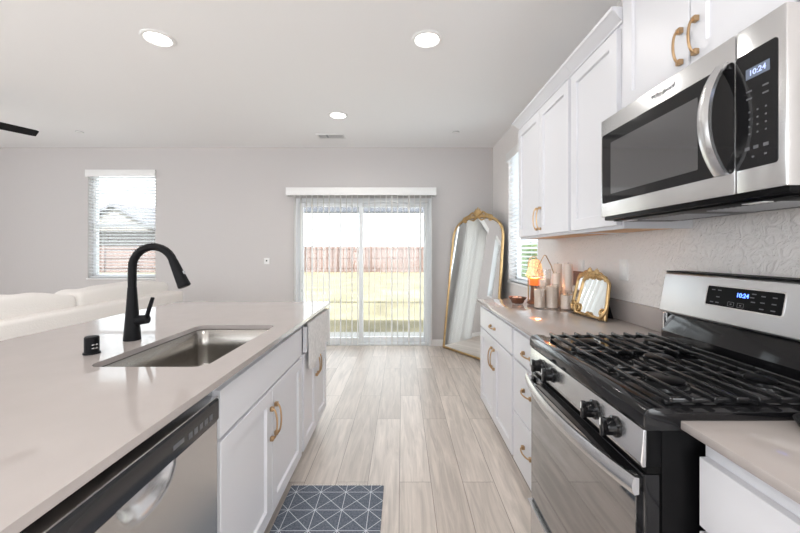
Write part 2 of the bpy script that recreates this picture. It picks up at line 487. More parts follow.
# ------------------------------------------------------------------ the room
YB, XR, XL, YR, ZC = 4.97, 1.255, -6.2, -2.6, 2.74
WIN1 = (-4.337, -3.405, 0.94, 2.42)      # x0,x1,z0,z1 in back wall
DOOR = (-1.475, 0.41, 0.0, 2.04)
WIN2 = (3.33, 4.24, 0.96, 2.44)          # y0,y1,z0,z1 in right wall
T = 0.14
b = MB(); b.box(XL-T, XR+T, YR-T, YB+T, -0.12, 0.0); struct(b.build('floor', 'floor'))
b = MB(); b.box(XL-T, XR+T, YR-T, YB+T, ZC, ZC+0.15); struct(b.build('ceiling', 'ceil'))
def wall_with_holes(name, axis, fixed0, fixed1, a0, a1, holes, m):
    b = MB(); cur = a0
    def bx(p, q, z0, z1):
        if q-p < 1e-5 or z1-z0 < 1e-5: return
        if axis == 'x': b.box(p, q, fixed0, fixed1, z0, z1)
        else: b.box(fixed0, fixed1, p, q, z0, z1)
    for (h0, h1, z0, z1) in sorted(holes):
        bx(cur, h0, 0, ZC); bx(h0, h1, 0, z0); bx(h0, h1, z1, ZC); cur = h1
    bx(cur, a1, 0, ZC)
    bmesh.ops.remove_doubles(b.bm, verts=b.bm.verts[:], dist=1e-5)
    return struct(b.build(name, m))
wall_with_holes('wall_back', 'x', YB, YB+T, XL-T, XR+T, [WIN1, DOOR], 'wall')
wall_with_holes('wall_right', 'y', XR, XR+T, YR, YB, [WIN2, (-2.2, -.6, .9, 2.3)], 'walltex')  # second hole is unseen, added to let fill light in
wall_with_holes('wall_left', 'y', XL-T, XL, YR, YB, [(-0.7, 3.1, 0.8, 2.35)], 'wall')  # unseen hole added to admit side fill
wall_with_holes('wall_rear', 'x', YR-T, YR, XL-T, XR+T, [(-5.2, 0.6, 0.6, 2.35)], 'wall')  # unseen wide hole added as the main source of fill
def base_board(name, x0, x1, y0, y1):
    b = MB(); b.box(x0, x1, y0, y1, 0, 0.09, 0.003); struct(b.build(name, 'trim'))
base_board('baseboard_back', XL, DOOR[0]-0.005, YB-0.013, YB)
base_board('baseboard_back_corner', DOOR[1]+0.005, XR-0.014, YB-0.013, YB)
base_board('baseboard_right', XR-0.013, XR, 2.96, YB)
base_board('baseboard_left', XL, XL+0.013, YR, YB-0.014)

# living-room window in the back wall
def hung_window(name, axis, a0, a1, z0, z1, f0, f1, zmid):
    b = MB()
    def bx(p, q, s0, s1, g0=f0, g1=f1):
        (b.box(p, q, g0, g1, s0, s1, 0.003) if axis == 'x' else b.box(g0, g1, p, q, s0, s1, 0.003))
    w = 0.045
    bx(a0, a0+w, z0, z1); bx(a1-w, a1, z0, z1); bx(a0+w, a1-w, z0, z0+w); bx(a0+w, a1-w, z1-w, z1)
    bx(a0+w, a1-w, zmid-.022, zmid+.022)
    fr = struct(b.build(name, 'vinyl'))
    fm = (f0+f1)/2
    for (p, q) in ((z0+w, zmid-.022), (zmid+.022, z1-w)):
        b = MB()
        if axis == 'x': b.box(a0+w, a1-w, fm-.003, fm+.003, p, q)
        else: b.box(fm-.003, fm+.003, a0+w, a1-w, p, q)
        b.build('pane', 'pane', fr)
    return fr
hung_window('window_1', 'x', WIN1[0], WIN1[1], WIN1[2], WIN1[3], YB+0.085, YB+T-0.005, 1.67)
hung_window('window_2', 'y', WIN2[0], WIN2[1], WIN2[2], WIN2[3], XR+0.085, XR+T-0.005, 1.70)
b = MB(); b.box(WIN1[0]-.01, WIN1[1]+.01, YB-.02, YB+.084, WIN1[2]-.02, WIN1[2], .003); struct(b.build('trim_1', 'trim'))
b = MB(); b.box(XR-.02, XR+.084, WIN2[0]-.01, WIN2[1]+.01, WIN2[2]-.02, WIN2[2], .003); struct(b.build('trim_2', 'trim'))

# sliding glass door
b = MB(); x0, x1, z0, z1 = DOOR; w = 0.05
b.box(x0, x0+w, YB+.0, YB+.13, 0.0, z1, .003); b.box(x1-w, x1, YB+.0, YB+.13, 0.0, z1, .003)
b.box(x0+w, x1-w, YB, YB+.13, z1-w, z1, .003); b.box(x0+w, x1-w, YB+.02, YB+.13, 0.0, 0.03, .003)
door = struct(b.build('door_1', 'vinyl'))
def sash(xa, xb, y, m):
    b = MB(); s = 0.055; za, zb = 0.032, z1-w-.002
    b.box(xa, xa+s, y, y+.035, za, zb, .003); b.box(xb-s, xb, y, y+.035, za, zb, .003)
    b.box(xa+s, xb-s, y, y+.035, za, za+.075, .003); b.box(xa+s, xb-s, y, y+.035, zb-.06, zb, .003)
    p = b.build('sash', m, door)
    g = MB(); g.box(xa+s, xb-s, y+.014, y+.02, za+.075, zb-.06); g.build('pane', 'pane', p)
    return p
mid = -0.575
lp = sash(x0+w+.001, mid+.03, YB+.035, 'vinyl'); sash(mid-.03, x1-w-.001, YB+.085, 'vinyl')
b = MB(); b.box(mid-.028, mid+.028, YB+.072, YB+.083, .034, z1-w-.004); b.build('interlock', 'vinylgrey', door)  # grey colour carries the backlit shade of the meeting stiles
b = MB(); b.tube([(x0+w+.028, YB+.034, 0.88), (x0+w+.028, YB+.002, 0.90), (x0+w+.028, YB+.0, 1.02), (x0+w+.028, YB+.034, 1.04)], .008, 8)
b.box(x0+w+.02, x0+w+.036, YB+.024, YB+.0345, .74, .78, .002)
b.build('door_handle', 'black', lp)

# ------------------------------------------------------------------ window coverings
vb = thing('vertical_blind', 'white vertical vane blind with valance over the sliding glass door', 'blind', (-0.545, YB-.06, 2.06))
b = MB(); b.box(-1.565, 0.462, YB-.125, YB-.113, 2.062, 2.168, .002)
b.box(-1.565, -1.553, YB-.113, YB-.002, 2.062, 2.168, .002); b.box(.45, .462, YB-.113, YB-.002, 2.062, 2.168, .002)
b.box(-1.553, .45, YB-.113, YB-.002, 2.158, 2.168); b.build('valance', 'trim', vb)
b = MB(); b.box(-1.54, .44, YB-.09, YB-.045, 2.075, 2.11, .003); b.build('head_rail', 'vinyl', vb)
nv = 25
for i in range(nv):
    cx = -1.455+1.86*i/(nv-1)
    ang = math.radians(96+random.uniform(-8, 8))
    dx, dy = math.cos(ang)*.0445, math.sin(ang)*.0445
    px_, py_ = -math.sin(ang), math.cos(ang)
    b = MB()
    def f(u, v, cx=cx, dx=dx, dy=dy, px_=px_, py_=py_):
        k = 2*u-1; bow = .004*(1-k*k)
        return (cx+dx*k+px_*bow, YB-.068+dy*k+py_*bow, .03+2.045*v)
    b.grid(f, 6, 1)
    bmesh.ops.solidify(b.bm, geom=b.bm.faces[:], thickness=0.0012)
    b.build('vane', 'vane', vb, 60)

def hblind(label, axis, a0, a1, z0, z1, face, inward, tilt, wand):
    """2-inch slat blind inside a window opening; slats one part"""
    ca = (a0+a1)/2
    r = thing('window_blind', label, 'blind', (ca, face, z1) if axis == 'x' else (face, ca, z1), 'horizontal window blinds')
    dpt = -inward
    def bx(b, p, q, d0, d1, s0, s1, bev=.002):
        lo, hi = sorted((face+dpt*d0, face+dpt*d1))
        (b.box(p, q, lo, hi, s0, s1, bev) if axis == 'x' else b.box(lo, hi, p, q, s0, s1, bev))
    b = MB(); bx(b, a0-.015, a1+.012, -.03, -.018, z1-.085, z1+.01)
    bx(b, a0-.015, a0-.003, -.018, -.002, z1-.085, z1+.01); bx(b, a1, a1+.012, -.018, -.002, z1-.085, z1+.01)
    b.build('valance', 'trim', r)
    b = MB(); bx(b, a0+.004, a1-.004, .004, .05, z1-.05, z1-.005); b.build('head_rail', 'vinyl', r)
    b = MB(); z = z1-.09; pitch = .044
    ta = math.radians(tilt)
    while z > z0+.04:
        c, s_ = math.cos(ta)*.025, math.sin(ta)*.025
        n0 = len(b.bm.verts)
        def f(u, v, z=z):
            a = a0+.006+(a1-a0-.012)*u; k = 2*v-1
            d = .03+c*k; zz = z+s_*k+.002*(1-k*k)
            return (a, face+dpt*d, zz) if axis == 'x' else (face+dpt*d, a, zz)
        b.grid(f, 1, 4); z -= pitch
    bmesh.ops.solidify(b.bm, geom=b.bm.faces[:], thickness=0.0025)
    b.build('slats', 'slat', r, 60)
    b = MB(); bx(b, a0+.006, a1-.006, .008, .056, z0+.006, z0+.026); b.build('bottom_rail', 'slat', r)
    b = MB()
    for q in (a0+.16, a1-.16):
        for d in (.004, .058):
            p0 = (q, face+dpt*d); p0 = p0 if axis == 'x' else (p0[1], p0[0])
            b.tube([(p0[0], p0[1], z0+.02), (p0[0], p0[1], z1-.05)], .0012, 5)
    b.build('ladder_cords', 'slat', r)
    if wand:
        b = MB(); q = (wand, face-dpt*.006); q = q if axis == 'x' else (q[1], q[0])
        b.tube([(q[0], q[1], z1-.1), (q[0], q[1], z1-.95)], .004, 8); b.build('wand', 'plastic', r)
    return r
hblind('white slatted blind on the window behind the sofa', 'x', WIN1[0], WIN1[1], WIN1[2], WIN1[3], YB, -1, -13, WIN1[0]+.1)
hblind('white slatted blind on the narrow window beside the upper cabinets', 'y', WIN2[0], WIN2[1], WIN2[2], WIN2[3], XR, -1, -18, None)

# ------------------------------------------------------------------ outside
b = MB(); b.box(-45, 35, 6.3, 60, -.35, -.15); tag(b.build('lawn', 'lawn'), 'dry green and yellow lawn behind the house', 'lawn', kind='stuff')
b = MB(); b.box(-45, 35, YB+T, 6.295, -.35, -.1); struct(b.build('patio_slab', 'concrete'))
pc = thing('pergola', 'grey garden beam on two posts seen through the top of the glass door', 'pergola', (-.5, 8.3, -.15))
b = MB(); b.box(-4.5, 1.6, 8.2, 8.36, 2.2, 2.44, .01); b.build('beam', 'fascia', pc)
for q in (-4.4, 1.4):
    b = MB(); b.box(q, q+.12, 8.22, 8.34, -.149, 2.2, .005); b.build('post', 'trim', pc)
fn = thing('fence', 'reddish wooden board fence across the far end of the lawn', 'fence', (-6, 26, -.15))
b = MB(); x = -34
while x < 24:
    b.box(x, x+.138, 26, 26.02, -.15, 1.70+random.uniform(-.015, .015)); x += .145
b.build('boards', 'fence', fn)
b = MB()
for z in (.15, .85, 1.5): b.box(-34, 24, 25.95, 25.999, z, z+.09)
b.build('rails', 'fence', fn)
for i in range(24):
    q = -33.5+2.4*i
    b = MB(); b.box(q, q+.1, 25.85, 25.949, -.15, 1.74, .005); b.build('post', 'fence', fn)
hs = thing('house', 'neighbouring tan house with grey roof seen through the blind behind the sofa', 'house', (-17, 30, -.15))
b = MB(); b.box(-34, -12, 28, 38, -.15, 3.0); b.build('wall', 'stucco', hs)
b = MB(); b.prism([(27.3, 2.95), (38.7, 2.95), (33, 5.4)], 'x', -34.6, -11.4); b.build('roof', 'roof', hs)
b = MB(); b.prism([(-24.5, 2.9), (-18.5, 2.9), (-21.5, 4.6)], 'y', 26.9, 31); b.build('gable', 'stucco', hs)
b = MB(); b.prism([(-24.9, 2.82), (-21.5, 4.72), (-18.1, 2.82), (-18.1, 3.0), (-21.5, 4.95), (-24.9, 3.0)], 'y', 26.6, 31.5); b.build('gable_roof', 'roof', hs)
for q in (-27, -16):
    b = MB(); b.box(q, q+1.4, 27.95, 27.999, .9, 2.2, .01); b.build('window', 'trim', hs)
bs = thing('shrub', 'green leafy shrub outside the narrow side window', 'shrub', (2.75, 7.5, -.15))
b = MB()
for k in range(40):
    p = (2.75+random.uniform(-.7, .7), 7.5+random.uniform(-.7, .7), random.uniform(.3, 1.25))
    b.ball(p, random.uniform(.25, .4), e=1, n=10)
b.build('foliage', 'bush', bs)
b = MB(); b.tube([(2.75, 7.5, -.149), (2.75, 7.5, .6)], .05, 8); b.build('stem', 'wood', bs)

# ------------------------------------------------------------------ ceiling fittings
lights = [(-1.644, 2.426, 'recessed ceiling lamp, leftmost of the three, above the island'),
          (.169, 2.437, 'recessed ceiling lamp above the walkway, right of the island'),
          (-.674, 3.79, 'recessed ceiling lamp farthest from the kitchen, near the vent'),
          (-1.644, .45, 'unseen recessed lamp added for brightness over the near half of the island'),  # from here down: unseen lamps added to brighten the room evenly
          (.169, .45, 'unseen recessed lamp added for brightness directly over the near walkway'),
          (-.70, -1.3, 'unseen recessed lamp added for brightness behind the camera end of the island'),
          (-4.1, .6, 'unseen recessed lamp added for brightness over the near end of the living area')]
root0 = None
for i, (x, y, lab) in enumerate(lights):
    if root0 is None:
        r = thing('ceiling_lamp', lab, 'ceiling lamp', (x, y, ZC), 'recessed ceiling lamps')
        b = MB(); b.lathe([(.074, -.0005), (.104, -.0005), (.106, -.004), (.100, -.010), (.084, -.012), (.077, -.006), (.074, -.0005)], (x, y, ZC), 40, cap=False); b.build('trim_ring', 'plastic', r)
        b = MB(); b.lathe([(.0735, -.0008), (.0735, -.005), (.0, -.006)], (x, y, ZC), 40); b.build('lens', 'lens', r)
        root0 = r
    else:
        r = copy_tree(root0); r.location = (x, y, ZC); r['label'] = lab
    l = bpy.data.lights.new('ceiling_lamp_light', 'AREA'); l.shape = 'DISK'; l.size = .13; l.energy = LAMP_W; l.color = (1.0, .97, .93); l.spread = math.radians(160)
    lo = bpy.data.objects.new('lamp_light', l); COL.objects.link(lo); lo.location = (x, y, ZC-.014)
vr = thing('air_vent', 'white louvred air vent on the ceiling near the back wall', 'vent', (-.883, 4.475, ZC))
b = MB(); x, y = -.883, 4.475
for (p, q, s, t_) in ((-.17, .17, -.09, -.075), (-.17, .17, .075, .09), (-.17, -.155, -.075, .075), (.155, .17, -.075, .075)):
    b.box(x+p, x+q, y+s, y+t_, ZC-.010, ZC-.0004, .002)
b.build('frame', 'plastic', vr)
b = MB()
for k in range(15):
    q = x-.145+.29*k/14
    if k == 5: continue
    b.prism([(q-.008, ZC-.006), (q+.004, ZC-.012), (q+.007, ZC-.011), (q-.005, ZC-.005)], 'y', y-.075, y+.075)
b.build('louvres', 'plastic', vr)
b = MB(); b.box(x-.154, x+.154, y-.0745, y+.0745, ZC-.002, ZC-.0004); b.build('duct_opening', 'vinylgrey', vr)
def sprinkler(x, y, lab):
    r = thing('sprinkler', lab, 'fire sprinkler', (x, y, ZC), 'concealed ceiling sprinklers')
    b = MB(); b.lathe([(0, -.012), (.03, -.012), (.036, -.007), (.036, -.0005), (0, -.0005)], (x, y, ZC), 28); b.build('cover_plate', 'plastic', r)
    b = MB(); b.lathe([(.037, -.003), (.041, -.003), (.041, -.0005), (.037, -.0005), (.037, -.003)], (x, y, ZC), 28, cap=False); b.build('ring', 'vinylgrey', r)
sprinkler(.649, 4.326, 'small round sprinkler cover on the ceiling near the right wall')
sprinkler(-3.87, 4.32, 'small round sprinkler cover on the ceiling above the living area window')

fx, fy = -3.82, 2.90
fan = thing('ceiling_fan', 'black ceiling fan at left edge, a single dark blade tip showing', 'ceiling fan', (fx, fy, ZC))
b = MB(); b.lathe([(.0, 0), (.07, -.0005), (.075, -.03), (.03, -.06), (0, -.06)], (fx, fy, ZC), 28); b.build('canopy', 'black', fan)
b = MB(); b.tube([(fx, fy, ZC-.06), (fx, fy, ZC-.22)], .013, 10); b.build('downrod', 'black', fan)
b = MB(); b.lathe([(0, -.20), (.06, -.21), (.11, -.24), (.12, -.29), (.09, -.33), (0, -.34)], (fx, fy, ZC), 32); b.build('motor_housing', 'black', fan)
for k in range(3):
    a = math.radians(63.4+120*k); c, s_ = math.cos(a), math.sin(a)
    b = MB(); prof = [(.12, .035), (.2, .05), (.40, .058), (.63, .05), (.652, .035)]
    loops = []
    for (rr, hw) in prof:
        L = []
        for (o, zz) in ((-hw, .018), (hw, -.012), (hw, -.022), (-hw, .008)):
            L.append((fx+c*rr-s_*o, fy+s_*rr+c*o, ZC-.296+zz))
        loops.append(L)
    b.loft(loops); b.build('blade', 'black', fan)

# ------------------------------------------------------------------ cabinets
def base_body(b, F, d, y0, y1, depth, toe=.105, top=.892, toe_in=.06):
    """panel carcass, open at the top; F = face frame plane"""
    t = .018
    Bk = F-d*depth
    b.box(F-d*.02, F, y0, y1, toe, top)                                   # face frame
    for q in (y0, y1-t): b.box(F-d*.02, Bk, q, q+t, toe, top)             # sides
    for q in (y0, y1-t): b.box(F-d*toe_in, Bk, q, q+t, 0, toe)
    b.box(Bk, Bk+d*t, y0+t, y1-t, toe, top)                               # back
    b.box(F-d*.02, Bk+d*t, y0+t, y1-t, toe, toe+t)                        # bottom
    b.box(F-d*toe_in, F-d*(toe_in+.012), y0+t, y1-t, 0, toe)              # toe board
GAP = .010
def door_part(root, F, d, y0, y1, z0, z1, hy, hz, length=.13, axis='z'):
    b = MB(); b.shaker(F, d, y0, y1, z0, z1); o = b.build('door', 'cab', root)
    if hy is not None:
        h = MB(); h.pull(F, d, hy, hz, length, axis); h.build('handle', 'gold', o)
    return o
def drawer_part(root, F, d, y0, y1, z0, z1, hy=None, hz=None, length=.13, name='drawer'):
    b = MB(); b.shaker(F, d, y0, y1, z0, z1, rail=0); o = b.build(name, 'cab', root)
    if hy is not None:
        h = MB(); h.pull(F, d, hy, hz, length, 'y'); h.build('handle', 'gold', o)
    return o
# --- island (fronts face +x)
IF = -.577; IC = IF-.0205
sk = thing('sink_cabinet', 'white island cabinet under the sink with two doors and gold pulls', 'cabinet', (-.88, 1.59, 0))
b = MB(); base_body(b, IC, 1, 1.135, 2.085, .58); b.build('body', 'cab', sk)
drawer_part(sk, IF, 1, 1.143, 2.072, .705, .858, name='false_drawer_front')
door_part(sk, IF, 1, 1.147, 1.598, .125, .692, 1.578, .545)
door_part(sk, IF, 1, 1.604, 2.072, .125, .692, 1.632, .545)
tw = thing('island_cabinet', 'white island cabinet at the far end with a towel on its drawer', 'cabinet', (-.88, 2.43, 0))
b = MB(); base_body(b, IC, 1, 2.087, 2.758, .58); b.build('body', 'cab', tw)
drawer_part(tw, IF+.012, 1, 2.125, 2.745, .705, .855)
door_part(tw, IF, 1, 2.115, 2.425, .125, .692, 2.405, .545)
door_part(tw, IF, 1, 2.431, 2.745, .125, .692, 2.452, .545)
ip = thing('seating_panel', 'white back panel under the seating overhang of the island', 'island panel', (-1.26, 1.1, 0))
b = MB(); b.box(-1.33, -1.185, -.55, 2.758, 0, .892, .003); b.build('panel', 'cab', ip)
b = MB(); b.box(-1.345, -1.331, -.55, 2.758, 0, .09, .003); b.build('base_trim', 'cab', ip)
nc = thing('island_near_cabinet', 'white island cabinet left of the dishwasher at the near end', 'cabinet', (-.88, -.02, 0))
b = MB(); base_body(b, IC, 1, -.54, .505, .58); b.build('body', 'cab', nc)
door_part(nc, IF, 1, -.53, -.02, .125, .692, -.04, .545); door_part(nc, IF, 1, -.014, .495, .125, .692, .02, .545)
drawer_part(nc, IF, 1, -.53, .495, .705, .858)

# island worktop with a sink cut-out
SX0, SX1, SY0, SY1 = -1.060, -.660, 1.203, 1.892
it = thing('island_worktop', 'pale polished quartz worktop of the island with a sink cut-out', 'worktop', (-1.14, 1.1, .8935))
t = bmesh.new()
ox0, ox1, oy0, oy1 = -1.735, -.552, -.6, 2.78
outer = rrect(ox0, ox1, oy0, oy1, .004, 2); inner = rrect(SX0, SX1, SY0, SY1, .045, 8)
def ring(pts):
    vs = [t.verts.new((p[0], p[1], .8935)) for p in pts]
    return [t.edges.new((vs[i], vs[(i+1) % len(vs)])) for i in range(len(vs))]
es = ring(outer)+ring(inner)
bmesh.ops.triangle_fill(t, use_beauty=True, use_dissolve=False, edges=es, normal=(0, 0, 1))
ex = bmesh.ops.extrude_face_region(t, geom=t.faces[:])
for v in [g for g in ex['geom'] if isinstance(g, bmesh.types.BMVert)]: v.co.z = .914
bmesh.ops.recalc_face_normals(t, faces=t.faces[:])
b = MB(); b._merge(t); b.build('slab', 'quartz', it)

sn = thing('kitchen_sink', 'stainless steel undermount sink set in the island worktop', 'sink', ((SX0+SX1)/2, (SY0+SY1)/2, .69))
def L(i, z, r): return [(p[0], p[1], z) for p in rrect(SX0-.012+i, SX1+.012-i, SY0-.012+i, SY1+.012-i, r, 8)]
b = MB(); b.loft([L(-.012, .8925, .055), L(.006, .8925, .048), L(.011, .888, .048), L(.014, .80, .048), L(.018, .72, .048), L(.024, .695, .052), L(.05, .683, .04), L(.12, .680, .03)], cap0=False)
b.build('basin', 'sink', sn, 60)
b = MB(); b.lathe([(.055, .003), (.045, .004), (.04, -.002), (0, -.004)], ((SX0+SX1)/2, (SY0+SY1)/2, .6805), 28, cap=False); b.build('drain', 'chrome', sn)

# faucet
qx, qy = -1.178, 1.572
fc = thing('kitchen_faucet', 'matte black gooseneck faucet behind the sink', 'faucet', (qx, qy, .914))
b = MB(); b.lathe([(0, .0005), (.0325, .0005), (.033, .004), (.031, .03), (.0265, .09), (.021, .165), (.0172, .23), (0, .23)], (qx, qy, .914), 28); b.build('body', 'black', fc)
pts = [(qx, qy, .914+.20), (qx, qy, .914+.30)]
R_ = .092
for k in range(1, 14):
    a = PI-(PI*.90)*k/13
    pts.append((qx+R_+R_*math.cos(a), qy, .914+.315+R_*math.sin(a)))
b = MB(); b.tube(pts, .0165, 16); b.build('neck', 'black', fc)
e0 = Vector(pts[-1]); dr = (e0-Vector(pts[-2])).normalized()
b = MB(); b.tube([e0-dr*.004, e0+dr*.012, e0+dr*.10, e0+dr*.118, e0+dr*.122], [.0175, .0185, .025, .0265, .023], 18); b.build('spray_head', 'black', fc)
b = MB(); b.box(e0.x+dr.x*.06+.018, e0.x+dr.x*.06+.0245, qy-.006, qy+.006, e0.z+dr.z*.075, e0.z+dr.z*.045, .002); b.build('spray_button', 'vinylgrey', fc)
b = MB(); b.tube([(qx+.02, qy, .914+.085), (qx+.068, qy-.0, .914+.092)], [.021, .0195], 16)
b.tube([(qx+.062, qy, .914+.095), (qx+.072, qy, .914+.13), (qx+.09, qy, .914+.185)], [.0085, .0085, .0075], 10); b.build('lever', 'black', fc)
ax, ay = -1.172, 1.36
ag = thing('air_gap', 'short matte black air gap cap beside the faucet', 'air gap', (ax, ay, .914))
b = MB(); b.lathe([(0, .0005), (.027, .0005), (.027, .006), (.023, .008), (.023, .062), (.020, .066), (0, .066)], (ax, ay, .914), 28); b.build('cap', 'black', ag)
b = MB()
for z in (.024, .037):
    b.ball((ax+.0195, ay-.0155, .914+z), .006, .006, .0035, n=10)
    b.ball((ax+.0235, ay-.007, .914+z), .005, .005, .0035, n=10)
b.build('vent_slots', 'chrome', ag)

# dishwasher
dw = thing('dishwasher', 'stainless dishwasher with dark top control strip in the island', 'dishwasher', (-.88, .82, 0))
b = MB(); b.box(-1.17, -.625, .512, 1.128, .11, .838); b.box(-1.15, -.66, .53, 1.11, 0.001, .11)
b.build('tub', 'shadow', dw)  # tub coloured near-black so the gap under the worktop reads as shade
def dwf(u, v):
    y = .515+u*.61; z = .112+v*.661
    ky = (y-.82)/.095; zc = .778; kz = (z-zc)/.07
    r2 = ky*ky+kz*kz
    dep = .03*max(0, 1-r2**1.6) if r2 < 1 else 0
    edge = min((y-.515), (1.125-y), .004)
    return (-.575-dep-(.004-edge)*.7, y, z)
b = MB(); b.grid(dwf, 90, 70)
b.grid(lambda u, v: (-.5775-.047*v, 1.125, .112+.661*u), 1, 1); b.grid(lambda u, v: (-.5775-.047*v, .515, .112+.661*u), 1, 1)
b.grid(lambda u, v: (-.5775-.047*v, .515+.61*u, .112), 1, 1)
dd = b.build('door', 'steel', dw, 50)
b = MB(); b.prism([(-.575, .7745), (-.572, .78), (-.572, .838), (-.58, .845), (-.62, .845), (-.62, .7745)], 'y', .516, 1.124); cp = b.build('control_panel', 'darkpanel', dw)
b = MB(); b.box(-.618, -.5735, .516, 1.124, .8455, .850, .0015); b.build('top_lip', 'steel', dw)
b = MB()
for k in range(5): b.box(-.5722, -.5713, .965+.026*k, .982+.026*k, .793, .81, .0003)
b.box(-.5722, -.5713, .90, .945, .80, .812, .0003); b.build('buttons', 'marks', cp)
b = MB(); b.box(-.5722, -.5712, .89, 1.10, .785, .825, .0003); b.bm.free(); del b

# towel over the drawer front
tl = thing('dish_towel', 'light grey terry towel hanging over the far island drawer', 'towel', (-.56, 2.43, .86))
b = MB()
path = [(-.594, .80), (-.5935, .85), (-.589, .8665), (-.575, .871), (-.561, .866), (-.5575, .85), (-.5565, .60)]
def tw_f(u, v):
    y = 2.15+.585*u
    s = v*(len(path)-1); i = min(int(s), len(path)-2); f_ = s-i
    x = path[i][0]*(1-f_)+path[i+1][0]*f_; z = path[i][1]*(1-f_)+path[i+1][1]*f_
    if i == len(path)-2:
        amp = .006*f_
        x += amp*(1+math.sin(y*31+1)*.8+.5*math.sin(y*67))+.004*f_
        z += f_*(-.02*math.sin(u*9)+(.06 if u > .72 else 0))
    return (x, y, z)
b.grid(lambda u, v: tw_f(u, 1-(1-v)**1.0), 60, 48)
bmesh.ops.solidify(b.bm, geom=b.bm.faces[:], thickness=-.004)
b.build('cloth', 'towel', tl, 80)

# rug
rg = thing('rug', 'blue grey kitchen rug with white triangle lattice on the floor by the island', 'rug', (-.355, 1.45, 0))
b = MB(); b.box(-.61, -.10, .95, 1.99, .0005, .009, .003); rgp = b.build('pile', 'rug', rg)
b = MB()
for k in range(60):
    x = -.607+.504*k/59
    b.tube([(x, 1.988, .005), (x+random.uniform(-.003, .003), 1.999, .004), (x+random.uniform(-.004, .004), 2.008, .002)], .0018, 4)
f_ = b.build('fringe', 'fabric', rg); f_['kind'] = 'stuff'

# --- right-hand base run (fronts face -x)
RF = .634; RC = RF+.0205
bc = thing('base_cabinet', 'white base cabinet with two doors at the far end of the right counter', 'cabinet', (.95, 2.49, 0))
b = MB(); base_body(b, RC, -1, 2.066, 2.925, .595); b.build('body', 'cab', bc)
drawer_part(bc, RF, -1, 2.082, 2.912, .705, .858, 2.50, .775, .11)
door_part(bc, RF, -1, 2.082, 2.494, .125, .692, 2.468, .56)
door_part(bc, RF, -1, 2.500, 2.912, .125, .692, 2.526, .56)
dc = thing('drawer_cabinet', 'white cabinet with three stacked drawers beside the range', 'cabinet', (.95, 1.81, 0))
b = MB(); base_body(b, RC, -1, 1.562, 2.064, .595); b.build('body', 'cab', dc)
for (za, zb, hz) in ((.705, .858, .775), (.412, .692, .58), (.125, .400, .285)):
    drawer_part(dc, RF, -1, 1.572, 2.05, za, zb, 1.81, hz, .11)
wt = thing('counter_worktop', 'pale quartz worktop holding the candles, beyond the range', 'worktop', (.93, 2.25, .8935))
b = MB(); b.box(.612, XR-.001, 1.560, 2.95, .8935, .914, .003); b.build('slab', 'quartz', wt)
b = MB(); b.box(XR-.021, XR-.001, 1.560, 2.95, .9143, 1.025, .002); b.build('backsplash', 'quartz', wt)
ncab = thing('near_base_cabinet', 'white base cabinet under the near right counter', 'cabinet', (.95, .5, 0))
b = MB(); base_body(b, RC+.022, -1, .02, .802, .575); b.build('body', 'cab', ncab)
drawer_part(ncab, RF+.022, -1, .03, .795, .695, .846)
door_part(ncab, RF+.022, -1, .03, .408, .125, .682, None, None); door_part(ncab, RF+.022, -1, .414, .795, .125, .682, None, None)
wn_ = thing('near_worktop', 'pale quartz worktop in the lower right corner, near side of the range', 'worktop', (.93, .4, .8935))
b = MB(); b.box(.635, XR-.001, .0, .822, .8935, .914, .003); b.build('slab', 'quartz', wn_)
b = MB(); b.box(XR-.021, XR-.001, .0, .822, .9143, 1.025, .002); b.build('backsplash', 'quartz', wn_)
sr = thing('spoon_rest', 'round black dish at the right edge of the near counter', 'dish', (.905, .772, .914))
b = MB(); b.lathe([(0, .001), (.05, .001), (.058, .008), (.066, .022), (.062, .022), (.05, .010), (0, .008)], (.905, .745, .914), 36); b.build('bowl', 'black', sr)
b = MB(); b.box(.96, 1.06, .735, .755, .924, .932, .003); b.build('grip', 'black', sr)

# --- uppers
UF = .937; UC = UF+.0205
def upper_body(b, y0, y1, z0, z1):
    t = .016
    b.box(UC, UC+.02, y0, y1, z0, z1)
    for q in (y0, y1-t): b.box(UC+.02, XR-.001, q, q+t, z0, z1)
    b.box(UC+.02, XR-.001, y0+t, y1-t, z1-t, z1)
    b.box(XR-.012, XR-.001, y0+t, y1-t, z0+.035, z1-t)
def upper_bottom(root, y0, y1, z0):
    b = MB(); b.box(UC+.02, XR-.013, y0+.0165, y1-.0165, z0+.005, z0+.017); b.build('bottom_panel', 'cabin', root)
def crown(root, y0, y1, z, ret_far, name='crown_moulding'):
    prof = [(UC+.002, z), (UC-.008, z), (UC-.010, z+.010), (UC-.022, z+.018), (UC-.040, z+.045), (UC-.052, z+.052), (UC-.054, z+.066), (UC+.002, z+.066)]
    # run along y with mitred return at the far end
    t = MB()
    loops = []
    L0 = [(p[0], y0, p[1]) for p in prof]
    L1 = [(p[0], y1+((UC+.002)-p[0] if ret_far else 0), p[1]) for p in prof]
    loops = [L0, L1]
    if ret_far: loops.append([(XR-.001, y1+((UC+.002)-p[0]), p[1]) for p in prof])
    t.loft(loops)
    return t.build(name, 'cab', root)
U1 = thing('upper_cabinet', 'white double-door upper cabinet farthest from the microwave', 'cabinet', (1.1, 2.46, 1.40), 'upper cabinets on the right wall')
b = MB(); upper_body(b, 2.016, 2.91, 1.40, 2.29); b.build('body', 'cab', U1); upper_bottom(U1, 2.016, 2.91, 1.40)
door_part(U1, UF, -1, 2.030, 2.459, 1.415, 2.272, 2.432, 1.525, .14); door_part(U1, UF, -1, 2.465, 2.898, 1.415, 2.272, 2.492, 1.525, .14)
crown(U1, 2.016, 2.912, 2.2905, True)
U2 = thing('upper_cabinet', 'white single-door upper cabinet directly left of the microwave', 'cabinet', (1.1, 1.78, 1.40), 'upper cabinets on the right wall')
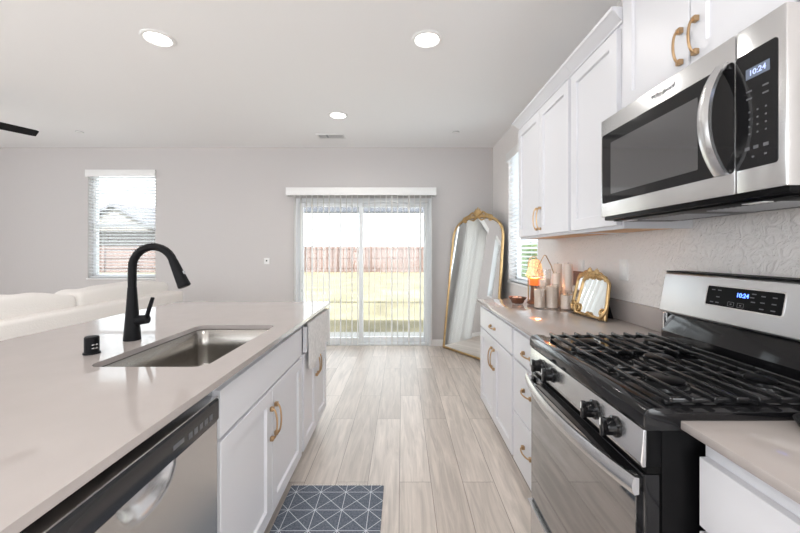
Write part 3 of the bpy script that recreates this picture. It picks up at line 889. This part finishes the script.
b = MB(); upper_body(b, 1.552, 2.014, 1.40, 2.29); b.build('body', 'cab', U2); upper_bottom(U2, 1.552, 2.014, 1.40)
door_part(U2, UF, -1, 1.572, 2.0, 1.415, 2.272, None, None)
crown(U2, 1.552, 2.014, 2.2905, False)
U3 = thing('microwave_cabinet', 'white two-door upper cabinet above the microwave with gold pulls', 'cabinet', (1.1, 1.17, 1.87), 'upper cabinets on the right wall')
b = MB(); upper_body(b, .796, 1.549, 1.868, 2.55); b.build('body', 'cab', U3); upper_bottom(U3, .796, 1.549, 1.868)
door_part(U3, UF, -1, 1.176, 1.528, 1.895, 2.53, 1.206, 1.985, .105); door_part(U3, UF, -1, .812, 1.170, 1.895, 2.53, 1.142, 1.985, .105)

# ------------------------------------------------------------------ microwave
mw = thing('microwave', 'stainless over-the-range microwave with dark window and curved handle', 'microwave', (1.05, 1.17, 1.446))
MX = .855; my0, my1, mz0, mz1 = .800, 1.547, 1.446, 1.856; seam = .923
b = MB(); b.box(MX+.034, XR-.002, my0+.002, my1-.002, mz0+.012, mz1, .002); b.build('case', 'steel_soft', mw)
b = MB(); b.box(MX, MX+.033, seam+.0015, my1, mz0, mz1, .004); mdoor = b.build('door', 'steel', mw)
t = bmesh.new()
b = MB()
pl = [(p[0], p[1]) for p in rrect(seam+.003, my1-.012, 1.502, 1.790, .010, 4)]
b.prism(pl, 'x', MX-.0015, MX-.0002); b.build('glass', 'mwglass', mdoor)
pl = rrect(seam+.115, my1-.075, 1.535, 1.745, .004, 3)
b = MB(); b.prism(pl, 'x', MX-.0022, MX-.0016); b.build('window', 'mwmesh', mdoor)
b = MB(); b.box(MX, MX+.033, my0, seam-.0015, mz0, mz1, .004); mpan = b.build('control_panel', 'steel', mw)
b = MB(); b.prism(rrect(my0+.018, seam-.002, 1.503, 1.790, .008, 4), 'x', MX-.0015, MX-.0002); kp = b.build('keypad', 'mwglass', mpan)
b = MB(); b.box(MX-.0022, MX-.0016, .835, .893, 1.722, 1.748); b.build('clock_window', 'lcd', kp)
text_part('10:24', 'clock_digits', 'lcddigits', kp, (MX-.0026, .864, 1.735), (0, -1, 0), (0, 0, 1), .019, .0003)
b = MB()
for r_ in range(4):
    for c in range(3): b.box(MX-.0021, MX-.0016, .842+.02*c, .846+.02*c, 1.585+.018*r_, 1.589+.018*r_)
for z in (1.69, 1.672):
    for c in (.838, .878): b.box(MX-.0021, MX-.0016, c, c+.014, z, z+.004)
for c in (.838, .862, .884): b.box(MX-.0021, MX-.0016, c, c+.012, 1.548, 1.556)
for c in (.842, .872): b.box(MX-.0021, MX-.0016, c, c+.006, 1.528, 1.532)
b.build('key_marks', 'marks', kp)
hc = seam+.030
b = MB(); loops = []
for i in range(25):
    k = -1+2*i/24; z = 1.646+k*.146; o = .014+.046*(1-abs(k)**2.2); w_ = .0175; th = .009
    tx = -2.2*.046*math.copysign(abs(k)**1.2, k)/.146
    loops.append([(MX-o, hc-w_, z), (MX-o-th*.35, hc-w_*.5, z), (MX-o-th*.5, hc, z), (MX-o-th*.35, hc+w_*.5, z), (MX-o, hc+w_, z), (MX-o+th, hc+w_, z), (MX-o+th, hc-w_, z)])
b.loft(loops)
for z in (1.646-.138, 1.646+.138): b.box(MX-.016, MX-.0016, hc-.012, hc+.012, z-.007, z+.007, .002)
b.build('handle', 'steel', mdoor, 40)
lg = text_part('Whirlpool', 'lettering', 'logo', mdoor, (MX-.0006, 1.185, 1.824), (0, -1, 0), (0, 0, 1), .026, .0003, .25)
b = MB(); pts = []
for k in range(22):
    a = math.radians(20+300*k/21); pts.append((MX-.0006, 1.188-.030*math.cos(a), 1.825+.011*math.sin(a)+.006*math.cos(a)))
b.tube(pts, .0007, 5); b.build('emblem_ring', 'logo', mdoor)
b = MB(); b.box(MX+.012, XR-.05, my0+.004, my1-.004, mz0-.014, mz0+.011, .004)
b.box(MX+.035, XR-.12, my0+.03, my1-.03, mz0-.020, mz0-.0145, .003); und = b.build('underside', 'blacksatin', mw)
for k in range(2):
    b = MB()
    for j in range(12):
        q = .90+.30*k+.019*j; b.box(MX+.09, MX+.24, q, q+.008, mz0-.0225, mz0-.0203)
    b.build('grease_filter', 'vinylgrey', und)
for q in (.90, 1.42):
    b = MB(); b.box(MX+.05, MX+.075, q, q+.06, mz0-.0225, mz0-.0203, .001); b.build('cooktop_lamp', 'plastic', und)

# ------------------------------------------------------------------ range
ry0, ry1 = .826, 1.553; GX = .552
rn = thing('gas_range', 'black and stainless gas range with five burners and oven below', 'range', (.9, 1.19, 0))
b = MB(); b.box(GX+.045, XR-.03, ry0, ry1, .03, .888, .003)
for (x, y) in ((GX+.09, ry0+.05), (GX+.09, ry1-.05), (XR-.08, ry0+.05), (XR-.08, ry1-.05)): b.tube([(x, y, 0.0005), (x, y, .035)], .02, 12)
b.build('body', 'blacksatin', rn)
b = MB()
prof = [(GX+.006, .889), (GX, .897), (GX, .925), (GX+.008, .938), (GX+.028, .942), (GX+.06, .939), (GX+.075, .932), (1.10, .932), (1.115, .938), (1.115, .889)]
b.prism(prof, 'y', ry0-.004, ry1+.004, .002); ct = b.build('cooktop', 'blackgloss', rn)
b = MB(); b.prism([(GX+.004, .8885), (GX+.011, .8885), (GX+.010, .802), (GX+.001, .802), (GX-.003, .812)], 'y', ry0+.002, ry1-.002, .0015); cpn = b.build('control_panel', 'steel', rn)
b = MB(); b.box(GX+.0115, GX+.0448, ry0+.0015, ry1-.0015, .803, .8885, .002); b.build('manifold_cover', 'blacksatin', rn)
b = MB(); b.box(GX+.012, GX+.0445, ry0+.004, ry1-.004, .787, .8015); b.build('gap_shade_strip', 'shadow', rn)  # solid dark strip painted as the shade between panel and oven door
for y in (1.425, 1.318, 1.03, .93):
    k_ = MB()
    mt = Matrix.Translation((GX, y, .848)) @ Matrix.Rotation(-PI/2, 4, 'Y')
    k_.lathe([(0, .001), (.026, .001), (.027, .005), (.022, .009), (.0205, .030), (0, .030)], (0, 0, 0), 24, mt)
    k_.box(GX-.040, GX-.026, y-.0065, y+.0065, .848-.024, .848+.024, .003)
    ko = k_.build('knob', 'blackgloss', rn)
    k2 = MB(); k2.box(GX-.0412, GX-.0402, y-.0018, y+.0018, .852, .870); k2.build('pointer', 'plastic', ko)
b = MB(); b.box(GX+.004, GX+.0445, ry0+.003, ry1-.003, .245, .785, .005); od = b.build('oven_door', 'blackgloss', rn)
b = MB(); b.prism(rrect(ry0+.028, ry1-.012, .262, .742, .008, 4), 'x', GX+.0015, GX+.0037); b.build('glass', 'ovenglass', od)
b = MB(); loops = []
for i in range(33):
    k = -1+2*i/32; y = 1.19+k*.361; o = .016+.040*(1-abs(k)**2.0); hh = .021; th = .010
    loops.append([(GX-o, y, .758-hh), (GX-o-th*.5, y, .758-hh*.55), (GX-o-th*.65, y, .758), (GX-o-th*.5, y, .758+hh*.55), (GX-o, y, .758+hh), (GX-o+th, y, .758+hh*.9), (GX-o+th, y, .758-hh*.9)])
b.loft(loops)
for y in (1.19-.335, 1.19+.335): b.box(GX-.02, GX+.0035, y-.016, y+.016, .744, .772, .003)
b.build('handle', 'steel', od, 40)
b = MB(); b.prism([(GX+.0445, .055), (GX+.006, .055), (GX+.002, .065), (GX+.002, .215), (GX-.010, .226), (GX-.012, .238), (GX+.004, .240), (GX+.0445, .240)], 'y', ry0+.003, ry1-.003); b.build('storage_drawer', 'steel', rn)
# backguard
bg = MB(); bg.prism([(1.115, .889), (1.115, .965), (1.135, 1.045), (1.20, 1.045), (1.22, .889)], 'y', ry0+.004, ry1-.004, .002); bgo = bg.build('backguard_base', 'blackgloss', rn)
b = MB(); b.prism([(1.112, 1.046), (1.108, 1.052), (1.136, 1.205), (1.142, 1.213), (1.215, 1.213), (1.215, 1.046)], 'y', ry0, ry1, .003); bk = b.build('backguard', 'steel_soft', rn)
b = MB(); b.box(1.139, 1.222, ry0+.002, ry1-.002, 1.2135, 1.218, .002); b.build('top_cap', 'black', bk)
b = MB(); b.tube([(1.128, ry1-.012, .9395), (1.128, ry1-.012, 1.04)], .0115, 14); b.build('corner_post', 'chrome', rn)
# display lies on the sloped face
pA = Vector((1.108, 0, 1.052)); pB = Vector((1.136, 0, 1.205)); sl = (pB-pA).normalized(); nn = Vector((-sl.z, 0, sl.x))
def face_pt(y, s, o): q = pA+sl*s+nn*o; return (q.x, y, q.z)
def face_slab(b, y0, y1, s0, s1, o0, o1, r):
    pts = rrect(y0, y1, s0, s1, r, 4)
    b.loft([[face_pt(p[0], p[1], o0) for p in pts], [face_pt(p[0], p[1], o1) for p in pts]])
b = MB(); face_slab(b, 1.055, 1.330, .052, .130, .0002, .0015, .008); b.build('display_bezel', 'chrome', bk)
b = MB(); face_slab(b, 1.060, 1.325, .057, .125, .0016, .0024, .005); dsp = b.build('display', 'blacksatin', bk)
text_part('10:24', 'clock_digits', 'bluelight', dsp, face_pt(1.188, .102, .0028), (0, -1, 0), sl, .020, .0003)
for (y, s) in ((1.30, .112), (1.275, .112), (1.278, .088), (1.30, .068), (1.278, .068), (1.15, .112), (1.155, .100), (1.15, .086), (1.12, .108), (1.085, .108), (1.12, .088), (1.085, .088), (1.12, .068), (1.085, .068)):
    b = MB(); face_slab(b, y-.007, y+.007, s-.0018, s+.0018, .0025, .0028, .0005); b.build('touch_key', 'marks', dsp)
for y in (1.225, 1.19):
    b = MB()
    for s in (.062, .076): face_slab(b, y-.011, y+.011, s-.0006, s+.0006, .0025, .0028, .0002)
    for dy in (-.011, .011): face_slab(b, y+dy-.0006, y+dy+.0006, .062, .076, .0025, .0028, .0002)
    face_slab(b, y-.003, y+.003, .067, .071, .0025, .0028, .0005)
    b.build('timer_key', 'marks', dsp)

# burners
for (x, y, r_) in ((.72, .985, .048), (.72, 1.40, .042), (.98, .985, .040), (.98, 1.40, .036), (.85, 1.19, .045)):
    b = MB(); b.lathe([(0, .0005), (r_+.012, .0005), (r_+.010, .008), (r_, .009), (r_, .016), (0, .016)], (x, y, .932), 28); bu = b.build('burner', 'iron', ct)
    b = MB(); b.lathe([(0, .0165), (r_-.004, .0165), (r_-.003, .021), (r_-.008, .0235), (0, .0235)], (x, y, .932), 28); b.build('burner_cap', 'blacksatin', bu)
# grates
gz = .957
gx0, nb, gp = .632, 9, .0525
third = (ry1-ry0-.03)/3
for g in range(3):
    a0 = ry0+.015+third*g+.003; a1 = a0+third-.006
    b = MB(); r_ = .0048
    xs = [gx0+gp*i for i in range(nb)]
    def bar(p, q, dz=0): b.box(min(p[0], q[0])-(r_ if p[0] == q[0] else 0), max(p[0], q[0])+(r_ if p[0] == q[0] else 0), min(p[1], q[1])-(r_ if p[1] == q[1] else 0), max(p[1], q[1])+(r_ if p[1] == q[1] else 0), gz-.013-dz, gz-dz, .003)
    bar((xs[0], a0), (xs[0], a1)); bar((xs[-1], a0), (xs[-1], a1))
    bar((xs[0], a0+.02), (xs[-1], a0+.02), .008); bar((xs[0], a1-.02), (xs[-1], a1-.02), .008); bar((xs[4], a0), (xs[4], a1))
    cy = (a0+a1)/2
    for i in (1, 2, 3, 5, 6, 7):
        if i in (2, 6) or g == 1 and i in (3, 5):
            bar((xs[i], a0), (xs[i], cy-.04)); bar((xs[i], cy+.04), (xs[i], a1))
        else: bar((xs[i], a0), (xs[i], a1))
    for x in (xs[0], xs[-1], xs[4]):
        for y in (a0+.02, a1-.02): b.box(x-.006, x+.006, y-.006, y+.006, .9335, gz-.01, .002)
    b.build('grate', 'iron', rn)

# ------------------------------------------------------------------ sofa (seat faces the living room, back to the island)
sf = thing('sofa', 'cream fabric sofa with its back to the island, under the window', 'sofa', (-3.0, 2.95, 0))
b = MB(); b.box(-2.66, -2.5, 1.72, 4.13, .06, .86, .03, 3); b.build('back_frame', 'fabric', sf)
b = MB(); b.box(-3.42, -2.661, 1.74, 4.11, .06, .30, .03, 3); b.build('seat_base', 'fabric', sf)
for (p, q) in ((1.72, 1.90), (3.95, 4.13)):
    b = MB(); b.box(-3.45, -2.661, p, q, .061, .62, .04, 3); b.build('arm', 'fabric', sf)
for (p, q) in ((1.91, 2.92), (2.93, 3.94)):
    b = MB(); b.box(-3.44, -2.72, p, q, .302, .46, .045, 3); b.build('seat_cushion', 'fabric', sf)
def lump(q):
    return q+Vector((.012*math.sin(q.y*9+q.z*7), 0, .012*math.sin(q.y*6.5+1)+.006*math.sin(q.y*21+q.x*14)))
for (p, q) in ((1.76, 2.925), (2.93, 4.08)):
    b = MB(); b.ball((-2.76, (p+q)/2, .725), .135, (q-p)/2, .265, e=.16, e2=.24, n=80, fn=lump); b.build('back_cushion', 'fabric', sf, 70)
for (x, y) in ((-3.36, 1.82), (-3.36, 4.03), (-2.56, 1.82), (-2.56, 4.03)):
    b = MB(); b.box(x-.03, x+.03, y-.03, y+.03, 0, .062, .004); b.build('leg', 'wood', sf)

# ------------------------------------------------------------------ wall plates
def plate(lab, kind, loc, axis, group):
    r = thing('light_switch' if kind == 'switch' else 'power_outlet' if kind == 'outlet' else 'wall_sensor', lab, 'switch' if kind == 'switch' else 'outlet' if kind == 'outlet' else 'sensor', loc, group)
    x, y, z = loc
    def slab(w, h, o0, o1, dz=0, bev=.0015):
        b = MB()
        if axis == 'x': b.box(x-o1, x-o0, y-w/2, y+w/2, z-h/2+dz, z+h/2+dz, bev)
        else: b.box(x-w/2, x+w/2, y-o1, y-o0, z-h/2+dz, z+h/2+dz, bev)
        return b
    slab(.072, .118 if kind != 'sensor' else .085, .0003, .009).build('cover_plate', 'plastic', r)
    if kind == 'outlet':
        for dz in (.026, -.026): slab(.032, .03, .0091, .0115, dz).build('socket', 'trim', r)
    elif kind == 'switch': slab(.034, .068, .0091, .013).build('rocker', 'trim', r)
    else: slab(.018, .02, .0091, .013, .004).build('eye', 'black', r)
plate('white power outlet on the right wall behind the candles', 'outlet', (XR, 2.51, 1.186), 'x', None)
plate('white switch plate on the right wall above the small gold mirrors', 'switch', (XR, 2.03, 1.198), 'x', None)
plate('small white wall plate with dark eye left of the sliding door', 'sensor', (-1.865, YB, 1.174), 'y', None)

# ------------------------------------------------------------------ ornate mirrors
def spiral(cx, cz, r0, turns, a0, sgn, n=22, y=0):
    pts = []
    for k in range(n):
        f_ = k/(n-1); a = a0+sgn*2*PI*turns*f_; r = r0*(1-.8*f_)
        pts.append((cx+r*math.cos(a), y, cz+r*math.sin(a)))
    return pts
def arch_outline(hb, hs, vs, top, n=40, p=2.5):
    pts = [(-hb, 0), (-hb*.66-hs*.34, vs*.35), (-hb*.33-hs*.67, vs*.7)]
    for k in range(n+1):
        a = PI-PI*k/n
        c, s_ = math.cos(a), math.sin(a)
        pts.append((hs*math.copysign(abs(c)**(2/p), c), vs+(top-vs)*abs(s_)**(2/p)))
    pts += [(hb*.33+hs*.67, vs*.7), (hb*.66+hs*.34, vs*.35), (hb, 0)]
    return pts
def crest(b, top, s, y):
    """scroll and palmette ornament along the arch top; s = scale"""
    for sg in (-1, 1):
        b.tube([(sg*p[0], p[1], p[2]) for p in spiral(.10*s, top+.012*s, .045*s, 1.3, PI*.9, -1, y=y)], [.013*s*(1-.5*k/21) for k in range(22)], 8)
        b.tube([(sg*p[0], p[1], p[2]) for p in spiral(.215*s, top-.035*s, .040*s, 1.2, PI*.8, -1, y=y)], [.012*s*(1-.5*k/21) for k in range(22)], 8)
        b.tube([(sg*.03*s, y, top+.02*s), (sg*.09*s, y, top+.058*s), (sg*.16*s, y, top+.02*s), (sg*.24*s, y, top-.002*s), (sg*.30*s, y, top-.075*s)], [.014*s, .013*s, .012*s, .012*s, .005*s], 8)
        b.tube([(sg*.02*s, y, top-.01*s), (sg*.07*s, y, top-.045*s), (sg*.13*s, y, top-.03*s)], [.012*s, .010*s, .005*s], 8)
    for k in range(-3, 4):
        a = PI/2+k*.36
        l_ = (.115-.012*abs(k))*s
        b.tube([(0, y, top+.005*s), (math.cos(a)*l_*.6, y-.006*s, top+.005*s+math.sin(a)*l_*.6), (math.cos(a)*l_, y, top+.005*s+math.sin(a)*l_)], [.008*s, .015*s, .007*s], 8)
    b.ball((0, y-.012*s, top+.012*s), .022*s, n=12)
def ornate_mirror(root, hb, hs, vs, top, fr, cs, base_relief, gl='mirror'):
    ol = arch_outline(hb, hs, vs, top)
    b = MB(); b.tube([(u, 0, v) for (u, v) in ol]+[(-hb, 0, 0)], fr, 10, cap=True); fo = b.build('frame', 'goldleaf', root, 50)
    b = MB(); sc_ = .985
    b.prism([(u*sc_, .004+v*sc_) for (u, v) in ol], 'y', -.002, .0); b.build('glass', gl, root)
    b = MB(); b.prism([(u*.99, .003+v*.99) for (u, v) in ol], 'y', .0005, .009); b.build('backing', 'black', root)
    b = MB(); crest(b, top, cs, -.008)
    b.build('crest', 'goldleaf', root, 60)
    if base_relief:
        b = MB()
        for sg in (-1, 1):
            b.tube([(sg*p[0], p[1], p[2]) for p in spiral(hb*.82, .03, .024, 1.2, PI*.3, 1, y=-.009)], .006, 7)
            b.tube([(sg*hb, -.006, .06), (sg*hb*.98, -.012, .03), (sg*hb*.8, -.012, .0), (sg*hb*.55, -.008, .0)], [.006, .011, .011, .006], 8)
        b.tube([(-.03, -.008, .003), (0, -.012, .012), (.03, -.008, .003)], [.005, .011, .005], 8)
        b.build('base_scrolls', 'goldleaf', root, 60)
fm = thing('floor_mirror', 'tall arched gold framed mirror leaning in the back right corner', 'mirror', (0, 0, 0))
ornate_mirror(fm, .45, .43, 1.44, 1.735, .017, 1.0, False)
fm.location = (.815, 4.485, .020); fm.rotation_euler = (math.radians(-6.0), 0, math.radians(-56))
def small_mirror(lab, loc, lean, yaw):
    r = thing('tabletop_mirror', lab, 'mirror', (0, 0, 0), 'small gold mirrors on the counter')
    ornate_mirror(r, .140, .118, .175, .232, .0105, .40, True)
    b = MB(); b.prism([(.010, .19), (.115, .004), (.135, .004), (.013, .21)], 'x', -.03, .03); b.build('easel_leg', 'black', r)
    r.location = loc; r.rotation_euler = (math.radians(-lean), 0, math.radians(yaw))
    return r
CT = .914
small_mirror('small gold arched mirror in front, with pale glass, leaning by the range', (1.095, 2.105, CT+.0125), 12, -84)
small_mirror('small gold arched mirror half hidden behind another gold mirror', (1.135, 2.235, CT+.0125), 9, -84)

# ------------------------------------------------------------------ candles and things on the counter
def candle_jar(lab, x, y, r, h, wax_h, m='wax'):
    t_ = thing('candle_jar', lab, 'candle', (x, y, CT), 'glass jar candles on the counter')
    b = MB(); b.lathe([(0, .0008), (r-.003, .0008), (r, .004), (r, h), (r-.0025, h), (r-.0025, .006), (0, .006)], (x, y, CT), 32); b.build('jar', 'jar', t_)
    b = MB(); b.lathe([(0, .0065), (r-.004, .0065), (r-.003, .010), (r-.003, wax_h), (r-.006, wax_h+.001), (0, wax_h-.001)], (x, y, CT), 32); w_ = b.build('wax', m, t_)
    b = MB(); b.tube([(x, y, CT+wax_h-.001), (x+.001, y, CT+wax_h+.008), (x+.002, y, CT+wax_h+.015)], .0013, 6); b.build('wick', 'black', w_)
candle_jar('cream candle in a glass jar, leftmost of the front row beside the lamp', .945, 2.47, .038, .152, .128)
candle_jar('cream candle in a glass jar, tallest of the front row in the middle', 1.022, 2.455, .042, .165, .150)
candle_jar('short wide cream candle in a glass jar next to the gold mirrors', 1.103, 2.405, .043, .125, .095)
def pillar(lab, x, y, r, h):
    t_ = thing('pillar_candle', lab, 'candle', (x, y, CT), 'cream pillar candles')
    b = MB(); b.lathe([(0, .0008), (r-.002, .0008), (r, .003), (r, h-.003), (r-.003, h), (r*.5, h-.003), (0, h-.004)], (x, y, CT), 28); w_ = b.build('wax', 'wax', t_)
    b = MB(); b.tube([(x, y, CT+h-.005), (x+.001, y+.001, CT+h+.008)], .0013, 6); b.build('wick', 'black', w_)
pillar('tall cream pillar candle at the back, left of two tall ones', 1.125, 2.600, .027, .300)
pillar('tall cream pillar candle at the back, right of two tall ones', 1.165, 2.525, .029, .302)
pillar('shorter cream pillar candle behind the front jars', 1.085, 2.535, .026, .235)
lt = thing('glass_lantern', 'clear glass cylinder lantern with peaked copper wire handle behind the jars', 'lantern', (1.02, 2.575, CT))
b = MB(); b.lathe([(0, .0008), (.042, .0008), (.044, .003), (.044, .262), (.0415, .262), (.0415, .006), (0, .006)], (1.02, 2.575, CT), 32); b.build('cylinder', 'jar', lt)
b = MB(); b.lathe([(0, .0065), (.034, .0065), (.034, .19), (0, .19)], (1.02, 2.575, CT), 28); b.build('candle', 'wax', lt)
b = MB(); b.tube([(.973, 2.60, CT+.235), (.985, 2.59, CT+.29), (1.014, 2.578, CT+.355), (1.022, 2.575, CT+.362), (1.030, 2.572, CT+.355), (1.060, 2.562, CT+.29), (1.076, 2.555, CT+.235)], .0035, 8); b.build('wire_handle', 'gold', lt)
mc = thing('cream_cup', 'cream tapered cup with a pale stick, between the candles and mirrors', 'cup', (1.180, 2.425, CT))
b = MB(); b.lathe([(0, .0008), (.022, .0008), (.025, .004), (.033, .155), (.030, .155), (.022, .008), (0, .008)], (1.180, 2.425, CT), 32); b.build('body', 'wax', mc)
b = MB(); b.tube([(1.176, 2.425, CT+.012), (1.185, 2.40, CT+.160), (1.186, 2.36, CT+.172), (1.184, 2.29, CT+.176)], .0035, 8); b.build('stick', 'plastic', mc)
wb = thing('wooden_board', 'red brown wooden board mostly hidden behind the candles', 'board', (1.22, 2.45, CT))
b = MB(); b.box(1.216, 1.2325, 2.35, 2.56, CT+.0005, CT+.235, .003); b.build('panel', 'redwood', wb)
b = MB(); b.box(1.2155, 1.233, 2.348, 2.562, CT+.2355, CT+.25, .003); b.build('edge_strip', 'redwood', wb)

lx, ly = .990, 2.675
lm = thing('warmer_lamp', 'small lit lamp with glowing scalloped glass shade over an orange candle', 'lamp', (lx, ly, CT))
b = MB(); b.lathe([(0, .0008), (.058, .0008), (.060, .004), (.060, .012), (.050, .018), (.036, .030), (.032, .12), (.036, .136), (0, .136)], (lx, ly, CT), 36); b.build('base', 'wood', lm)
b = MB(); b.tube([(lx-.045, ly+.02, CT+.014), (lx-.045, ly+.02, CT+.30), (lx-.036, ly+.016, CT+.335), (lx-.012, ly+.006, CT+.352), (lx+.006, ly, CT+.345), (lx+.008, ly, CT+.328)], .0045, 10); b.build('arm', 'goldleaf', lm)
b = MB(); pr = [(.016, .330), (.030, .322), (.042, .295), (.049, .255), (.058, .222), (.066, .208)]
n_ = 36; loops = []
for (r_, z) in pr:
    k_ = (r_-.016)/.05
    loops.append([(lx+(r_+.004*k_*math.cos(9*2*PI*j/n_))*math.cos(2*PI*j/n_), ly+(r_+.004*k_*math.cos(9*2*PI*j/n_))*math.sin(2*PI*j/n_), CT+z+(.005*k_*math.cos(9*2*PI*j/n_))) for j in range(n_)])
b.loft(loops, cap0=True, cap1=False); b.build('shade', 'shade', lm, 60)
ca = thing('amber_candle', 'orange jar candle glowing under the small lamp', 'candle', (lx, ly, CT+.137))
b = MB(); b.lathe([(0, .1368), (.040, .1368), (.042, .140), (.042, .192), (0, .192)], (lx, ly, CT), 32); b.build('wax', 'amber', ca)
l = bpy.data.lights.new('warm_bulb', 'POINT'); l.specular_factor = 0.0; l.energy = 6.5; l.color = (1, .50, .20); l.shadow_soft_size = .02
lo = bpy.data.objects.new('warm_bulb', l); COL.objects.link(lo); lo.location = (lx, ly, CT+.235)
td = thing('wooden_dish', 'dark wooden dish at the far end of the right counter', 'dish', (.868, 2.705, CT))
b = MB(); b.lathe([(0, .0008), (.040, .0008), (.046, .01), (.048, .022), (.062, .036), (.066, .044), (.062, .045), (.048, .032), (0, .030)], (.868, 2.705, CT), 36); b.build('bowl', 'wood', td)
for k in range(5):
    a = 1.2*k+.3; x, y = .868+.026*math.cos(a), 2.705+.026*math.sin(a)
    b = MB(); b.ball((x, y, CT+.040), .012, .010, .0085, n=12)
    tag(b.build('trinket', 'trinket'), 'small pale trinket lying in the dark wooden dish', 'trinket', 'trinkets in the wooden dish')
